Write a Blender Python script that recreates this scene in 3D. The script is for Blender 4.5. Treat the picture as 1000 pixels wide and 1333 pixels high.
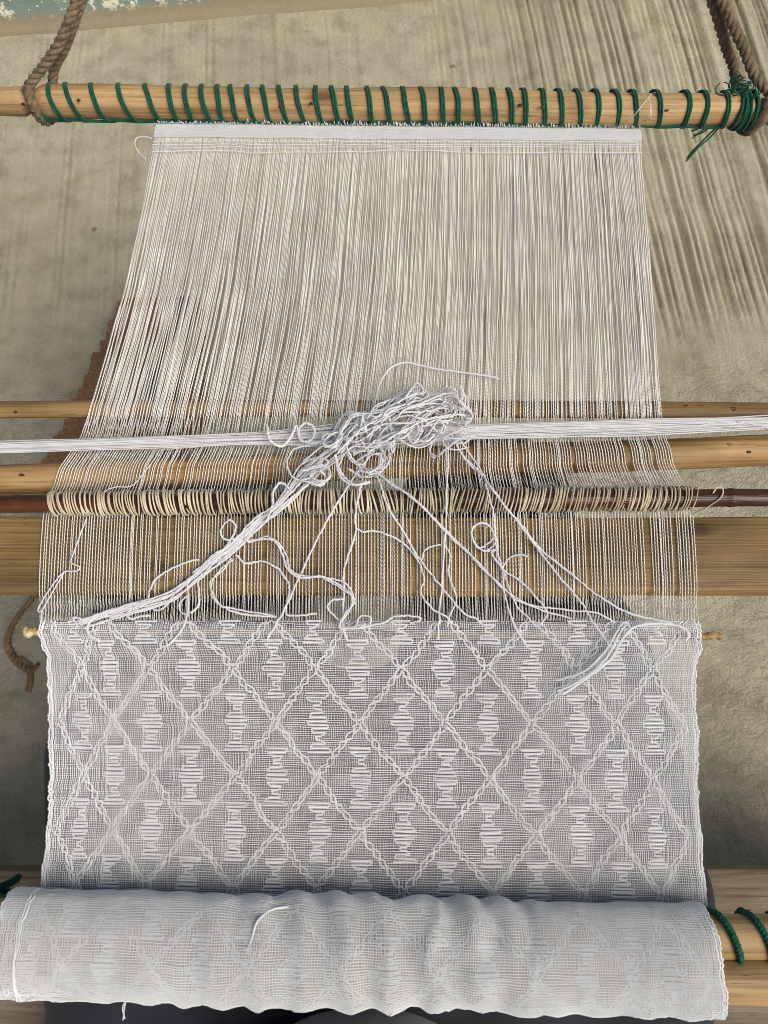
import bpy, bmesh, math, random
import numpy as np
from mathutils import Vector

R = math.radians
rng = np.random.default_rng(7)
random.seed(7)
scene = bpy.context.scene
for o in list(bpy.data.objects):
    bpy.data.objects.remove(o)

# ------------------------------------------------------------------ camera
PITCH = R(70.0)                 # looking down at the loom from the weaver's seat
CAM = np.array([0.0, 0.0, 1.024])
FOC = 1000.0                    # focal length in pixels of the 1000 x 1333 photograph
cam_d = bpy.data.cameras.new('camera')
cam = bpy.data.objects.new('camera', cam_d)
scene.collection.objects.link(cam)
cam.location = CAM
cam.rotation_euler = (R(90) - PITCH, 0, 0)
cam_d.sensor_fit = 'VERTICAL'
cam_d.sensor_height = 24.0
cam_d.lens = 12.0 / (666.5 / FOC)
cam_d.clip_start = 0.02
cam_d.clip_end = 200
scene.camera = cam
scene.render.resolution_x, scene.render.resolution_y = 768, 1024

# ------------------------------------------------------------------ light
SUN_DIR = np.array([0.52, -0.40, 0.76])         # towards the light
SUN_DIR = SUN_DIR / np.linalg.norm(SUN_DIR)
world = bpy.data.worlds.new('World')
scene.world = world
world.use_nodes = True
wn = world.node_tree
sky = wn.nodes.new('ShaderNodeTexSky')
sky.sky_type = 'NISHITA'
sky.sun_disc = False
sky.sun_elevation = math.asin(SUN_DIR[2])
sky.sun_rotation = math.atan2(SUN_DIR[0], SUN_DIR[1])
sky.air_density = 0.7
sky.dust_density = 4.0
sky.ozone_density = 0.4
bg = wn.nodes['Background']
bg.inputs['Strength'].default_value = 0.062
wn.links.new(sky.outputs[0], bg.inputs[0])
sun_d = bpy.data.lights.new('sun', 'SUN')
sun_d.energy = 1.5
sun_d.angle = R(46)
sun_d.color = (1.0, 0.95, 0.845)
sun = bpy.data.objects.new('sun', sun_d)
scene.collection.objects.link(sun)
sun.rotation_euler = Vector(SUN_DIR).to_track_quat('Z', 'Y').to_euler()
scene.view_settings.view_transform = 'Standard'
scene.view_settings.look = 'None'
scene.view_settings.exposure = 0.93
scene.view_settings.gamma = 1.0
scene.view_settings.use_curve_mapping = False
scene.render.engine = 'CYCLES'
scene.cycles.max_bounces = 5
scene.cycles.diffuse_bounces = 3
scene.cycles.pixel_filter_type = 'BLACKMAN_HARRIS'
scene.cycles.filter_width = 0.95

# ------------------------------------------------------------------ helpers
FWD = np.array([0, math.cos(PITCH), -math.sin(PITCH)])
UPV = np.array([0, math.sin(PITCH), math.cos(PITCH)])

def P(px, py, z):
    """place on the horizontal level z seen at (px, py) of the photograph"""
    d = FWD + np.array([1.0, 0, 0]) * (px - 500) / FOC - UPV * (py - 666.5) / FOC
    t = (z - CAM[2]) / d[2]
    return CAM + d * t

def Yat(py, z=0.5):
    return P(500, py, z)[1]

def smooth_noise(x, seed, octaves=1):
    """1-d value noise, roughly -1..1"""
    x = np.asarray(x, float)
    out = np.zeros_like(x); amp = 1.0
    for k in range(octaves):
        r = np.random.default_rng(seed + 31 * k).uniform(-1, 1, 4096)
        i = np.floor(x).astype(int); f = x - i
        f = f * f * (3 - 2 * f)
        out = out + amp * (r[i % 4096] * (1 - f) + r[(i + 1) % 4096] * f)
        amp *= 0.5; x = x * 2.03
    return out

def noise2(x, y, seed):
    x = np.asarray(x, float); y = np.asarray(y, float)
    r = np.random.default_rng(seed).uniform(-1, 1, (256, 256))
    xi = np.floor(x).astype(int); yi = np.floor(y).astype(int)
    fx = x - xi; fy = y - yi
    fx = fx * fx * (3 - 2 * fx); fy = fy * fy * (3 - 2 * fy)
    g = lambda a, b: r[a % 256, b % 256]
    return ((g(xi, yi) * (1 - fx) + g(xi + 1, yi) * fx) * (1 - fy)
            + (g(xi, yi + 1) * (1 - fx) + g(xi + 1, yi + 1) * fx) * fy)

def catmull(pts, n):
    """n samples of a Catmull-Rom curve through pts, even in arc length"""
    p = np.asarray(pts, float)
    if len(p) == 2:
        t = np.linspace(0, 1, n)[:, None]
        return p[0] * (1 - t) + p[1] * t
    p = np.vstack([2 * p[0] - p[1], p, 2 * p[-1] - p[-2]])
    out = []
    m = 14
    for i in range(1, len(p) - 2):
        t = np.linspace(0, 1, m, endpoint=False)[:, None]
        a, b, c, d = p[i - 1], p[i], p[i + 1], p[i + 2]
        out.append(0.5 * ((2 * b) + (c - a) * t + (2 * a - 5 * b + 4 * c - d) * t ** 2
                          + (3 * b - a - 3 * c + d) * t ** 3))
    q = np.vstack(out + [p[-2:-1]])
    l = np.concatenate([[0], np.cumsum(np.linalg.norm(np.diff(q, axis=0), axis=1))])
    s = np.linspace(0, l[-1], n)
    return np.stack([np.interp(s, l, q[:, k]) for k in range(q.shape[1])], 1)

class MB:
    """collects vertices and quads, builds one mesh object"""
    def __init__(self):
        self.v = []; self.q = []; self.n = 0
    def add(self, v, q):
        v = np.asarray(v, float).reshape(-1, 3); q = np.asarray(q, int)
        self.v.append(v); self.q.append(q + self.n); self.n += len(v)
    def tubes(self, pts, r, sides=4, up=(0, 0, 1), caps=False):
        """pts (T, M, 3), r scalar / (T, M)"""
        pts = np.asarray(pts, float)
        if pts.ndim == 2: pts = pts[None]
        T, M, _ = pts.shape
        t = np.gradient(pts, axis=1)
        t /= np.linalg.norm(t, axis=2, keepdims=True) + 1e-12
        up = np.broadcast_to(np.asarray(up, float), pts.shape)
        a = np.cross(t, up)
        a /= np.linalg.norm(a, axis=2, keepdims=True) + 1e-9
        b = np.cross(a, t)
        r = np.broadcast_to(np.asarray(r, float), (T, M))
        ang = np.arange(sides) / sides * 2 * math.pi + math.pi / sides
        v = (pts[:, :, None, :] + r[:, :, None, None]
             * (a[:, :, None, :] * np.cos(ang)[None, None, :, None] + b[:, :, None, :] * np.sin(ang)[None, None, :, None]))
        idx = np.arange(T * M * sides).reshape(T, M, sides)
        i0 = idx[:, :-1]; i1 = idx[:, 1:]
        q = np.stack([i0, np.roll(i0, -1, 2), np.roll(i1, -1, 2), i1], -1).reshape(-1, 4)
        base = self.n
        self.add(v, q)
        if caps and sides % 2 == 0:
            for e in (idx[:, 0], idx[:, -1]):
                for k in range(1, sides // 2):
                    self.q.append(np.stack([e[:, k - 1], e[:, k], e[:, -k - 1], e[:, -k]], -1) + base)
    def grid(self, V):
        """V (A, B, 3)"""
        V = np.asarray(V, float); A, B, _ = V.shape
        idx = np.arange(A * B).reshape(A, B)
        self.add(V, np.stack([idx[:-1, :-1], idx[1:, :-1], idx[1:, 1:], idx[:-1, 1:]], -1).reshape(-1, 4))
    def build(self, name, material, parent=None, smooth=True, loc=None):
        v = np.vstack(self.v); q = np.vstack(self.q)
        if loc is not None: v = v - np.asarray(loc)
        me = bpy.data.meshes.new(name)
        me.vertices.add(len(v)); me.vertices.foreach_set('co', v.astype(np.float32).ravel())
        me.loops.add(q.size); me.loops.foreach_set('vertex_index', q.astype(np.int32).ravel())
        me.polygons.add(len(q))
        me.polygons.foreach_set('loop_start', np.arange(0, q.size, 4, dtype=np.int32))
        me.polygons.foreach_set('loop_total', np.full(len(q), 4, dtype=np.int32))
        me.update(calc_edges=True); me.validate()
        if smooth: me.polygons.foreach_set('use_smooth', np.ones(len(me.polygons), bool))
        me.materials.append(material)
        o = bpy.data.objects.new(name, me)
        scene.collection.objects.link(o)
        if loc is not None and parent is None: o.location = loc
        if parent is not None: o.parent = parent
        return o

def tag(o, label=None, cat=None, group=None, kind=None):
    if label: o['label'] = label
    if cat: o['category'] = cat
    if group: o['group'] = group
    if kind: o['kind'] = kind
    return o

def thing(name, label, cat, group=None):
    o = bpy.data.objects.new(name, None)
    scene.collection.objects.link(o)
    o.empty_display_size = 0.02
    return tag(o, label, cat, group)

# ------------------------------------------------------------------ materials
def new_mat(name):
    m = bpy.data.materials.new(name); m.use_nodes = True
    nt = m.node_tree; b = nt.nodes['Principled BSDF']
    b.inputs['Specular IOR Level'].default_value = 0.2
    return m, nt, b

def nd(nt, typ, **kw):
    n = nt.nodes.new(typ)
    for k, v in kw.items():
        if k in n.inputs: n.inputs[k].default_value = v
        else: setattr(n, k, v)
    return n

def ramp(nt, fac, stops):
    r = nt.nodes.new('ShaderNodeValToRGB')
    el = r.color_ramp.elements
    while len(el) < len(stops): el.new(0.5)
    for e, (p, c) in zip(el, stops):
        e.position = p; e.color = (*c, 1)
    nt.links.new(fac, r.inputs[0])
    return r.outputs[0]

def coords(nt, scale=(1, 1, 1), rot=(0, 0, 0), kind='Object'):
    tc = nt.nodes.new('ShaderNodeTexCoord'); mp = nt.nodes.new('ShaderNodeMapping')
    nt.links.new(tc.outputs[kind], mp.inputs[0])
    mp.inputs['Scale'].default_value = scale; mp.inputs['Rotation'].default_value = rot
    return mp.outputs[0]

def noise(nt, vec, scale, detail=3, rough=0.55, dist=0.0):
    n = nd(nt, 'ShaderNodeTexNoise', Scale=scale, Detail=detail, Roughness=rough, Distortion=dist)
    nt.links.new(vec, n.inputs['Vector'])
    return n.outputs[0]

def bump(nt, b, h, strength, dist, prev=None):
    n = nd(nt, 'ShaderNodeBump', Strength=strength, Distance=dist)
    nt.links.new(h, n.inputs['Height'])
    if prev is not None: nt.links.new(prev, n.inputs['Normal'])
    nt.links.new(n.outputs[0], b.inputs['Normal'])
    return n.outputs[0]

def mathn(nt, op, a, b=None, clamp=False):
    n = nt.nodes.new('ShaderNodeMath'); n.operation = op; n.use_clamp = clamp
    if op == 'MULTIPLY_ADD': n.inputs[2].default_value = 0.5
    for i, x in enumerate((a, b)):
        if x is None: continue
        if isinstance(x, (int, float)): n.inputs[i].default_value = x
        else: nt.links.new(x, n.inputs[i])
    return n.outputs[0]

def mixc(nt, fac, a, b, mode='MIX'):
    n = nt.nodes.new('ShaderNodeMix'); n.data_type = 'RGBA'; n.blend_type = mode
    for s, x in (('Factor', fac), ('A', a), ('B', b)):
        sock = [i for i in n.inputs if i.name == s and (i.type == 'RGBA' if s != 'Factor' else i.type == 'VALUE')][0]
        if isinstance(x, (int, float)): sock.default_value = x
        elif isinstance(x, tuple): sock.default_value = (*x, 1)
        else: nt.links.new(x, sock)
    return [o for o in n.outputs if o.type == 'RGBA'][0]

def thread_mat(name, c0, c1, scale=60, rough=0.85, fine=900, trans=0.0, sheen=0.1):
    m, nt, b = new_mat(name)
    v = coords(nt)
    n1 = noise(nt, v, scale, 4)
    col = ramp(nt, n1, [(0.3, c0), (0.7, c1)])
    nt.links.new(col, b.inputs['Base Color'])
    b.inputs['Roughness'].default_value = rough
    b.inputs['Sheen Weight'].default_value = sheen
    if fine: bump(nt, b, noise(nt, v, fine, 2), 0.5, 0.0006)
    if trans:
        tl = nt.nodes.new('ShaderNodeBsdfTranslucent'); nt.links.new(col, tl.inputs['Color'])
        mx = nt.nodes.new('ShaderNodeMixShader'); mx.inputs[0].default_value = trans
        nt.links.new(b.outputs[0], mx.inputs[1]); nt.links.new(tl.outputs[0], mx.inputs[2])
        nt.links.new(mx.outputs[0], nt.nodes['Material Output'].inputs['Surface'])
    return m

def wood_mat(name, c_dark, c_mid, c_light, grain=70, long=3.0, rough=0.55, knots=True, bump_s=0.6, stain=0.5):
    m, nt, b = new_mat(name)
    v = coords(nt, (long, grain, grain))
    g = noise(nt, v, 1.0, 6, 0.6, 0.6)
    col = ramp(nt, g, [(0.28, c_dark), (0.48, c_mid), (0.72, c_light)])
    v5 = coords(nt, (long * 3, grain * 5, grain * 5))
    g5 = noise(nt, v5, 1.0, 3, 0.6)
    col = mixc(nt, 0.8, col, ramp(nt, g5, [(0.34, (0.55, 0.50, 0.44)), (0.52, (1, 1, 1))]), 'MULTIPLY')
    v2 = coords(nt, (5, 14, 14))
    patch = noise(nt, v2, 1.3, 4)
    pf = ramp(nt, patch, [(0.35, (1 - stain,) * 3), (0.62, (1, 1, 1))])
    col = mixc(nt, 1.0, col, pf, 'MULTIPLY')
    if knots:
        v3 = coords(nt, (11, 26, 26))
        vo = nd(nt, 'ShaderNodeTexVoronoi', Scale=1.0, Randomness=1.0)
        nt.links.new(v3, vo.inputs['Vector'])
        k = ramp(nt, vo.outputs['Distance'], [(0.08, (0.18, 0.11, 0.06)), (0.12, (0.6, 0.5, 0.4)), (0.2, (1, 1, 1))])
        col = mixc(nt, 0.75, col, k, 'MULTIPLY')
        v4 = coords(nt, (55, 500, 500))
        fl = noise(nt, v4, 1.0, 2)
        fk = ramp(nt, fl, [(0.27, (0.35, 0.25, 0.16)), (0.33, (1, 1, 1))])
        col = mixc(nt, 0.7, col, fk, 'MULTIPLY')
    nt.links.new(col, b.inputs['Base Color'])
    b.inputs['Roughness'].default_value = rough
    b.inputs['Specular IOR Level'].default_value = 0.35
    bump(nt, b, mathn(nt, 'ADD', g, mathn(nt, 'MULTIPLY', g5, 0.5)), bump_s, 0.0018)
    return m

M = {}
M['warp'] = thread_mat('cream cotton warp', (0.70, 0.675, 0.60), (0.84, 0.82, 0.76), 45, trans=0.12)
M['weave'] = thread_mat('white cotton weave', (0.635, 0.648, 0.655), (0.745, 0.757, 0.76), 30, fine=0, trans=0.0)
M['yarn'] = thread_mat('bleached white yarn', (0.80, 0.805, 0.815), (0.88, 0.885, 0.895), 80, trans=0.38)
M['brocade'] = thread_mat('white inlay yarn', (0.68, 0.69, 0.70), (0.78, 0.79, 0.80), 60, trans=0.15)
M['heddle'] = thread_mat('khaki heddle string', (0.34, 0.275, 0.16), (0.70, 0.62, 0.45), 38, fine=1200)
M['cord'] = thread_mat('green cord', (0.002, 0.045, 0.024), (0.004, 0.10, 0.055), 220, rough=0.85, fine=1500)
M['rope'] = thread_mat('brown fibre rope', (0.075, 0.053, 0.030), (0.22, 0.16, 0.095), 150, fine=1100)
M['bar'] = wood_mat('pale peeled wood', (0.27, 0.158, 0.062), (0.46, 0.295, 0.128), (0.58, 0.405, 0.20), 75, 2.2, stain=0.5, bump_s=0.6)
M['lath'] = wood_mat('brown lath', (0.16, 0.092, 0.03), (0.28, 0.172, 0.06), (0.37, 0.245, 0.10), 80, 2.0, stain=0.55)
M['rod'] = wood_mat('tan round rod', (0.19, 0.10, 0.034), (0.40, 0.235, 0.088), (0.60, 0.41, 0.19), 60, 2.2, stain=0.6)
M['batten'] = wood_mat('planed batten wood', (0.18, 0.106, 0.036), (0.27, 0.168, 0.060), (0.34, 0.225, 0.09), 150, 2.5, stain=0.5)
M['dark_rod'] = wood_mat('dark polished cane', (0.018, 0.007, 0.003), (0.055, 0.019, 0.007), (0.12, 0.045, 0.018), 90, 4, rough=0.28, stain=0.5)
M['beam'] = wood_mat('cloth beam wood', (0.22, 0.135, 0.052), (0.38, 0.25, 0.10), (0.50, 0.35, 0.17), 50, 2.0, stain=0.35)
M['plank'] = wood_mat('grey weathered plank', (0.16, 0.12, 0.08), (0.26, 0.20, 0.135), (0.34, 0.27, 0.19), 60, 4, rough=0.8, stain=0.4)
M['twig'] = wood_mat('pale cane tip', (0.45, 0.32, 0.14), (0.66, 0.52, 0.28), (0.75, 0.64, 0.40), 120, 20, stain=0.2)

def floor_mat():
    m, nt, b = new_mat('brushed concrete')
    tc = nt.nodes.new('ShaderNodeTexCoord')
    sep = nt.nodes.new('ShaderNodeSeparateXYZ'); nt.links.new(tc.outputs['Object'], sep.inputs[0])
    # brushed in the far part, trowelled near the seat
    wob = noise(nt, coords(nt), 4.0, 3)
    yy = mathn(nt, 'ADD', sep.outputs[1], mathn(nt, 'MULTIPLY', wob, 0.16))
    brushed = nt.nodes.new('ShaderNodeMapRange')
    nt.links.new(yy, brushed.inputs[0])
    brushed.inputs[1].default_value = GROOVE_Y - 0.005; brushed.inputs[2].default_value = GROOVE_Y + 0.09
    # deeper to the right
    deep = nt.nodes.new('ShaderNodeMapRange')
    nt.links.new(sep.outputs[0], deep.inputs[0])
    deep.inputs[1].default_value = -0.1; deep.inputs[2].default_value = 0.55
    deep.inputs[3].default_value = 0.16; deep.inputs[4].default_value = 1.1
    gm = mathn(nt, 'MULTIPLY', brushed.outputs[0], deep.outputs[0])
    pat = nd(nt, 'ShaderNodeMapRange'); nt.links.new(noise(nt, coords(nt, (1, 0.06, 1), (0, 0, R(-5))), 11.0, 2), pat.inputs[0])
    pat.inputs[1].default_value = 0.40; pat.inputs[2].default_value = 0.56; pat.inputs[3].default_value = 0.22; pat.inputs[4].default_value = 1.0
    gm = mathn(nt, 'MULTIPLY', gm, pat.outputs[0])
    vg0 = coords(nt, (1, 0.012, 1), (0, 0, R(-5)))
    wv = nd(nt, 'ShaderNodeTexNoise', Scale=5.0, Detail=2.0)
    nt.links.new(coords(nt), wv.inputs['Vector'])
    va = nt.nodes.new('ShaderNodeVectorMath'); va.operation = 'MULTIPLY_ADD'
    nt.links.new(wv.outputs['Color'], va.inputs[0]); va.inputs[1].default_value = (0.003, 0, 0)
    nt.links.new(vg0, va.inputs[2]); vg = va.outputs[0]
    g1 = noise(nt, vg, 56, 1, 0.5, 0.0)
    g2 = noise(nt, vg, 150, 1, 0.5, 0.0)
    groove = mathn(nt, 'ADD', mathn(nt, 'MULTIPLY', g1, 0.62), mathn(nt, 'MULTIPLY', g2, 0.38))
    v = coords(nt)
    big = noise(nt, v, 2.6, 5, 0.6)
    fine = noise(nt, v, 160, 4, 0.7)
    mid = noise(nt, v, 22, 5, 0.65)
    base = ramp(nt, big, [(0.30, (0.30, 0.275, 0.204)), (0.55, (0.385, 0.356, 0.272)), (0.75, (0.43, 0.402, 0.315))])
    mot = ramp(nt, mid, [(0.30, (0.72, 0.71, 0.68)), (0.5, (0.98, 0.98, 0.97)), (0.68, (1.12, 1.1, 1.06))])
    grit = noise(nt, v, 520, 2, 0.7)
    gr = ramp(nt, grit, [(0.32, (0.72, 0.71, 0.68)), (0.5, (1.0, 1.0, 0.99)), (0.7, (1.14, 1.13, 1.1))])
    mot = mixc(nt, 1.0, mot, gr, 'MULTIPLY')
    base = mixc(nt, 1.0, base, mot, 'MULTIPLY')
    # dirt that settled in the brush marks
    dirt = ramp(nt, groove, [(0.39, (0.46, 0.43, 0.36)), (0.43, (0.72, 0.70, 0.64)), (0.455, (0.97, 0.96, 0.94)), (0.55, (1.04, 1.03, 1.01)), (0.60, (1.18, 1.16, 1.11))])
    base = mixc(nt, mathn(nt, 'MULTIPLY', gm, 0.35), base, mixc(nt, 1.0, base, dirt, 'MULTIPLY'))
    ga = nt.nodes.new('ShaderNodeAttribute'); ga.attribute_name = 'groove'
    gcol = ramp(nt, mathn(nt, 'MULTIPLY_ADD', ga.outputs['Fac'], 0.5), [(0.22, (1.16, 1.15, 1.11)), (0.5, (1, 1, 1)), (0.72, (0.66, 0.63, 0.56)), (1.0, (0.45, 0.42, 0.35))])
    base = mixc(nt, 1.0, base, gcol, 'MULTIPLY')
    vor = nd(nt, 'ShaderNodeTexVoronoi', Scale=9.0)
    nt.links.new(v, vor.inputs['Vector'])
    spots = ramp(nt, vor.outputs['Distance'], [(0.035, (0.35, 0.30, 0.24)), (0.06, (1, 1, 1))])
    base = mixc(nt, 0.7, base, spots, 'MULTIPLY')
    nt.links.new(base, b.inputs['Base Color'])
    b.inputs['Roughness'].default_value = 0.9
    # relief: grooves + trowel swirls + grain
    vs = coords(nt, (1, 1.7, 1), (0, 0, 0.5))
    sw = noise(nt, vs, 42, 5, 0.68, 0.7)
    inv = mathn(nt, 'SUBTRACT', 1.0, brushed.outputs[0])
    h = mathn(nt, 'ADD', mathn(nt, 'MULTIPLY', groove, mathn(nt, 'MULTIPLY', gm, 0.3)),
              mathn(nt, 'MULTIPLY', sw, mathn(nt, 'MULTIPLY', inv, 0.6)))
    h = mathn(nt, 'ADD', h, mathn(nt, 'MULTIPLY', fine, 0.22))
    h = mathn(nt, 'ADD', h, mathn(nt, 'MULTIPLY', grit, 0.06))
    bump(nt, b, h, 0.9, 0.014)
    return m

def wall_mat():
    m, nt, b = new_mat('peeling teal paint')
    v = coords(nt)
    n1 = noise(nt, v, 42, 3, 0.85)
    n2 = noise(nt, v, 5, 5, 0.6)
    teal = ramp(nt, n2, [(0.3, (0.13, 0.20, 0.175)), (0.6, (0.20, 0.265, 0.225)), (0.75, (0.30, 0.32, 0.25))])
    white = ramp(nt, n1, [(0.535, (0, 0, 0)), (0.56, (1, 1, 1))])
    col = mixc(nt, white, teal, (0.66, 0.62, 0.48))
    sep = nt.nodes.new('ShaderNodeSeparateXYZ')
    tc = nt.nodes.new('ShaderNodeTexCoord'); nt.links.new(tc.outputs['Object'], sep.inputs[0])
    zz = mathn(nt, 'ADD', sep.outputs[2], mathn(nt, 'MULTIPLY', n2, 0.02))
    edge = ramp(nt, zz, [(0.030, (1, 1, 1)), (0.042, (0, 0, 0))])
    col = mixc(nt, edge, col, (0.24, 0.20, 0.135))
    nt.links.new(col, b.inputs['Base Color'])
    b.inputs['Roughness'].default_value = 0.7
    bump(nt, b, n1, 0.5, 0.004)
    return m

def cloth_mat(name, c0, c1, scale=900, s=0.25, sheen=0.3):
    m, nt, b = new_mat(name)
    v = coords(nt)
    n = noise(nt, v, 9, 4)
    nt.links.new(ramp(nt, n, [(0.3, c0), (0.7, c1)]), b.inputs['Base Color'])
    b.inputs['Roughness'].default_value = 0.95
    b.inputs['Sheen Weight'].default_value = sheen
    w = nd(nt, 'ShaderNodeTexWave', Scale=scale / 6, Distortion=1.0)
    w.wave_type = 'BANDS'; w.bands_direction = 'DIAGONAL'
    nt.links.new(v, w.inputs['Vector'])
    h = mathn(nt, 'ADD', mathn(nt, 'MULTIPLY', w.outputs[0], 0.15), noise(nt, v, scale, 2))
    bump(nt, b, h, s, 0.0008)
    return m

M['trousers'] = cloth_mat('charcoal trouser cloth', (0.014, 0.015, 0.019), (0.030, 0.032, 0.040), 900, 0.25, 0.06)
M['shirt'] = cloth_mat('grey knit shirt', (0.36, 0.36, 0.39), (0.46, 0.46, 0.49))
M['mat'] = cloth_mat('rust brown woven mat', (0.12, 0.060, 0.028), (0.23, 0.115, 0.054), 500)
M['mat_dark'] = cloth_mat('black woven stripe', (0.014, 0.012, 0.012), (0.03, 0.025, 0.022), 500)

# ------------------------------------------------------------------ setting: floor, wall
GROOVE_Y = Yat(500, 0.0) + 0.04
M['floor'] = floor_mat()
M['wall'] = wall_mat()
fx = np.concatenate([[-4, -2.4, -1.5], np.linspace(-1.15, 1.25, 1300), [1.7, 2.5, 4]])
fy = np.concatenate([[-3, -1.2, -0.4, 0.0], np.linspace(GROOVE_Y - 0.12, 2.0, 90), [2.6, 3.5, 5]])
FX, FY = np.meshgrid(fx, fy, indexing='ij')
skew = math.tan(R(4.7))
XP = FX + skew * FY + 0.004 * smooth_noise(FY * 3.1, 3001) + 0.0012 * noise2(FX * 6, FY * 14, 3002)
depth = np.zeros_like(FX)
gx = -1.6; gr_ = np.random.default_rng(99)
while gx < 1.9:
    if gr_.random() < 0.14: gx += gr_.uniform(0.02, 0.04)       # a gap between passes of the broom
    else: gx += gr_.uniform(0.006, 0.015)
    w = gr_.uniform(0.0018, 0.0044); d = gr_.uniform(0.4, 1.0) ** 1.5
    ci = np.where((fx > gx - 0.24) & (fx < gx + 0.08))[0]
    if len(ci) == 0: continue
    c0, c1 = ci[0], ci[-1] + 1
    dv = d * np.clip(0.75 + 0.6 * noise2(np.full_like(fy, gx * 37.0), fy * 4.0, 3003), 0, 1.2)[None]
    dist = np.abs(XP[c0:c1] - gx)
    depth[c0:c1] += dv * np.exp(-(dist / w) ** 2) - 0.38 * dv * np.exp(-((dist - 2.3 * w) / (0.9 * w)) ** 2)
side_m = np.clip((FX + 0.02) / 0.50, 0, 1); side_m = 0.22 + 0.78 * side_m * side_m * (3 - 2 * side_m)
start = np.clip((FY - GROOVE_Y - 0.03 * noise2(FX * 14, FY * 0, 3004) - 0.02) / 0.10, 0, 1)
depth = depth * side_m * start
inside = (FX > -1.2) & (FX < 1.3) & (FY > GROOVE_Y - 0.13) & (FY < 2.1)
depth = np.where(inside, depth, 0)
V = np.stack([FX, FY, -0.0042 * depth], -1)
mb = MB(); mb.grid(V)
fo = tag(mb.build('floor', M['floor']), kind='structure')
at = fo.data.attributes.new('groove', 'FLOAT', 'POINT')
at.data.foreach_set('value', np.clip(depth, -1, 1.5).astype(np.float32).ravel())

wa = P(0, 46, 0) ; wb = P(540, 3, 0)
wd = (wb - wa) / np.linalg.norm(wb - wa)
wnrm = np.array([wd[1], -wd[0], 0])              # towards the loom
prof = [(0.006, -0.01), (0.002, 0.003), (-0.004, 0.008), (-0.010, 0.016), (-0.014, 0.03), (-0.016, 0.06), (-0.016, 0.12), (-0.016, 0.3), (-0.016, 0.9),
        (-0.12, 0.9), (-0.12, -0.01)]
along = np.linspace(-1.2, 2.2, 160)
V = np.zeros((len(along), len(prof), 3))
for i, a in enumerate(along):
    for j, (n, z) in enumerate(prof):
        w = 0.004 * float(smooth_noise(a * 9, 5, 2)) if 0 < j < 7 else 0
        V[i, j] = wa + wd * a + wnrm * (n + w) + np.array([0, 0, z])
mb = MB(); mb.grid(V)
tag(mb.build('painted_wall', M['wall']), 'teal wall with peeling white paint and a rough mortar foot', 'wall')

# ------------------------------------------------------------------ sticks
def stick(px0, py0, px1, py1, z, rad, name, material, parent=None, n=90, wob=0.04, taper=None, seed=1, sides=20, flat=1.0, z1=None, bend=0.0):
    """a round stick between two places; rad may be a function of t"""
    a = P(px0, py0, z); b = P(px1, py1, z if z1 is None else z1)
    t = np.linspace(0, 1, n)
    c = a[None] * (1 - t)[:, None] + b[None] * t[:, None]
    c[:, 1] += bend * np.sin(t * math.pi) + 0.0012 * smooth_noise(t * 5, seed + 50, 2)
    c[:, 2] += 0.0008 * smooth_noise(t * 6, seed + 60, 2)
    r = np.array([rad(x) if callable(rad) else rad for x in t])
    ang = np.arange(sides) / sides * 2 * math.pi
    V = np.zeros((n + 4, sides + 1, 3))
    for k in range(sides + 1):
        th = ang[k % sides]
        rr = r * (1 + wob * smooth_noise(t * 11 + 40 * (k % sides) / sides * 0 + 3 * math.cos(th), seed + 9, 2)
                  + wob * 0.6 * np.cos(2 * th + 4 * smooth_noise(t * 4, seed + 3)))
        V[2:-2, k, 0] = c[:, 0]
        V[2:-2, k, 1] = c[:, 1] + rr * math.cos(th)
        V[2:-2, k, 2] = c[:, 2] + rr * math.sin(th) * flat
    for e, s, sg in ((1, 2, -1), (-2, -3, 1)):
        cc = V[s].mean(0)
        V[e] = cc + (V[s] - cc) * 0.8; V[e, :, 0] += sg * 0.0015
        V[e + (-1 if e > 0 else 1)] = cc + np.array([sg * 0.0018, 0, 0])
    mb = MB(); mb.grid(V[:, ::-1])
    return mb.build(name, material, parent)

# --- end bar with its green lashing
Z_BAR = 0.492; R_BAR = 0.0144
end_bar = thing('end_bar', 'pale wooden far bar of the loom, spiralled with green cord', 'loom bar')
BX0, BX1 = -60, 1035
def bar_y(px): return 133 + (px - 50) * (143 - 133) / 900.0
def bar_r(t):
    px = BX0 + t * (BX1 - BX0)
    r = R_BAR * (1.0 - 0.04 * (px / 1000))
    for (c, w, d) in ((44, 13, 0.30), (992, 13, 0.26)):
        r *= 1 - d * math.exp(-((px - c) / w) ** 4)
    if px < 30: r *= 0.80 + 0.06 * math.sin(px / 19)
    return r
stick(BX0, bar_y(BX0), BX1, bar_y(BX1), Z_BAR, bar_r, 'bar', M['bar'], end_bar, n=180, wob=0.035, seed=3, sides=28)

def bar_pt(px, ang, off=0.0):
    """point on the bar's surface; angle 0 = away from the seat, 90 = up, 180 = towards the seat"""
    c = P(px, bar_y(px), Z_BAR)
    t = (px - BX0) / (BX1 - BX0)
    r = bar_r(t) + off
    return c + np.array([0, r * math.cos(R(ang)), r * math.sin(R(ang))])

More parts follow.
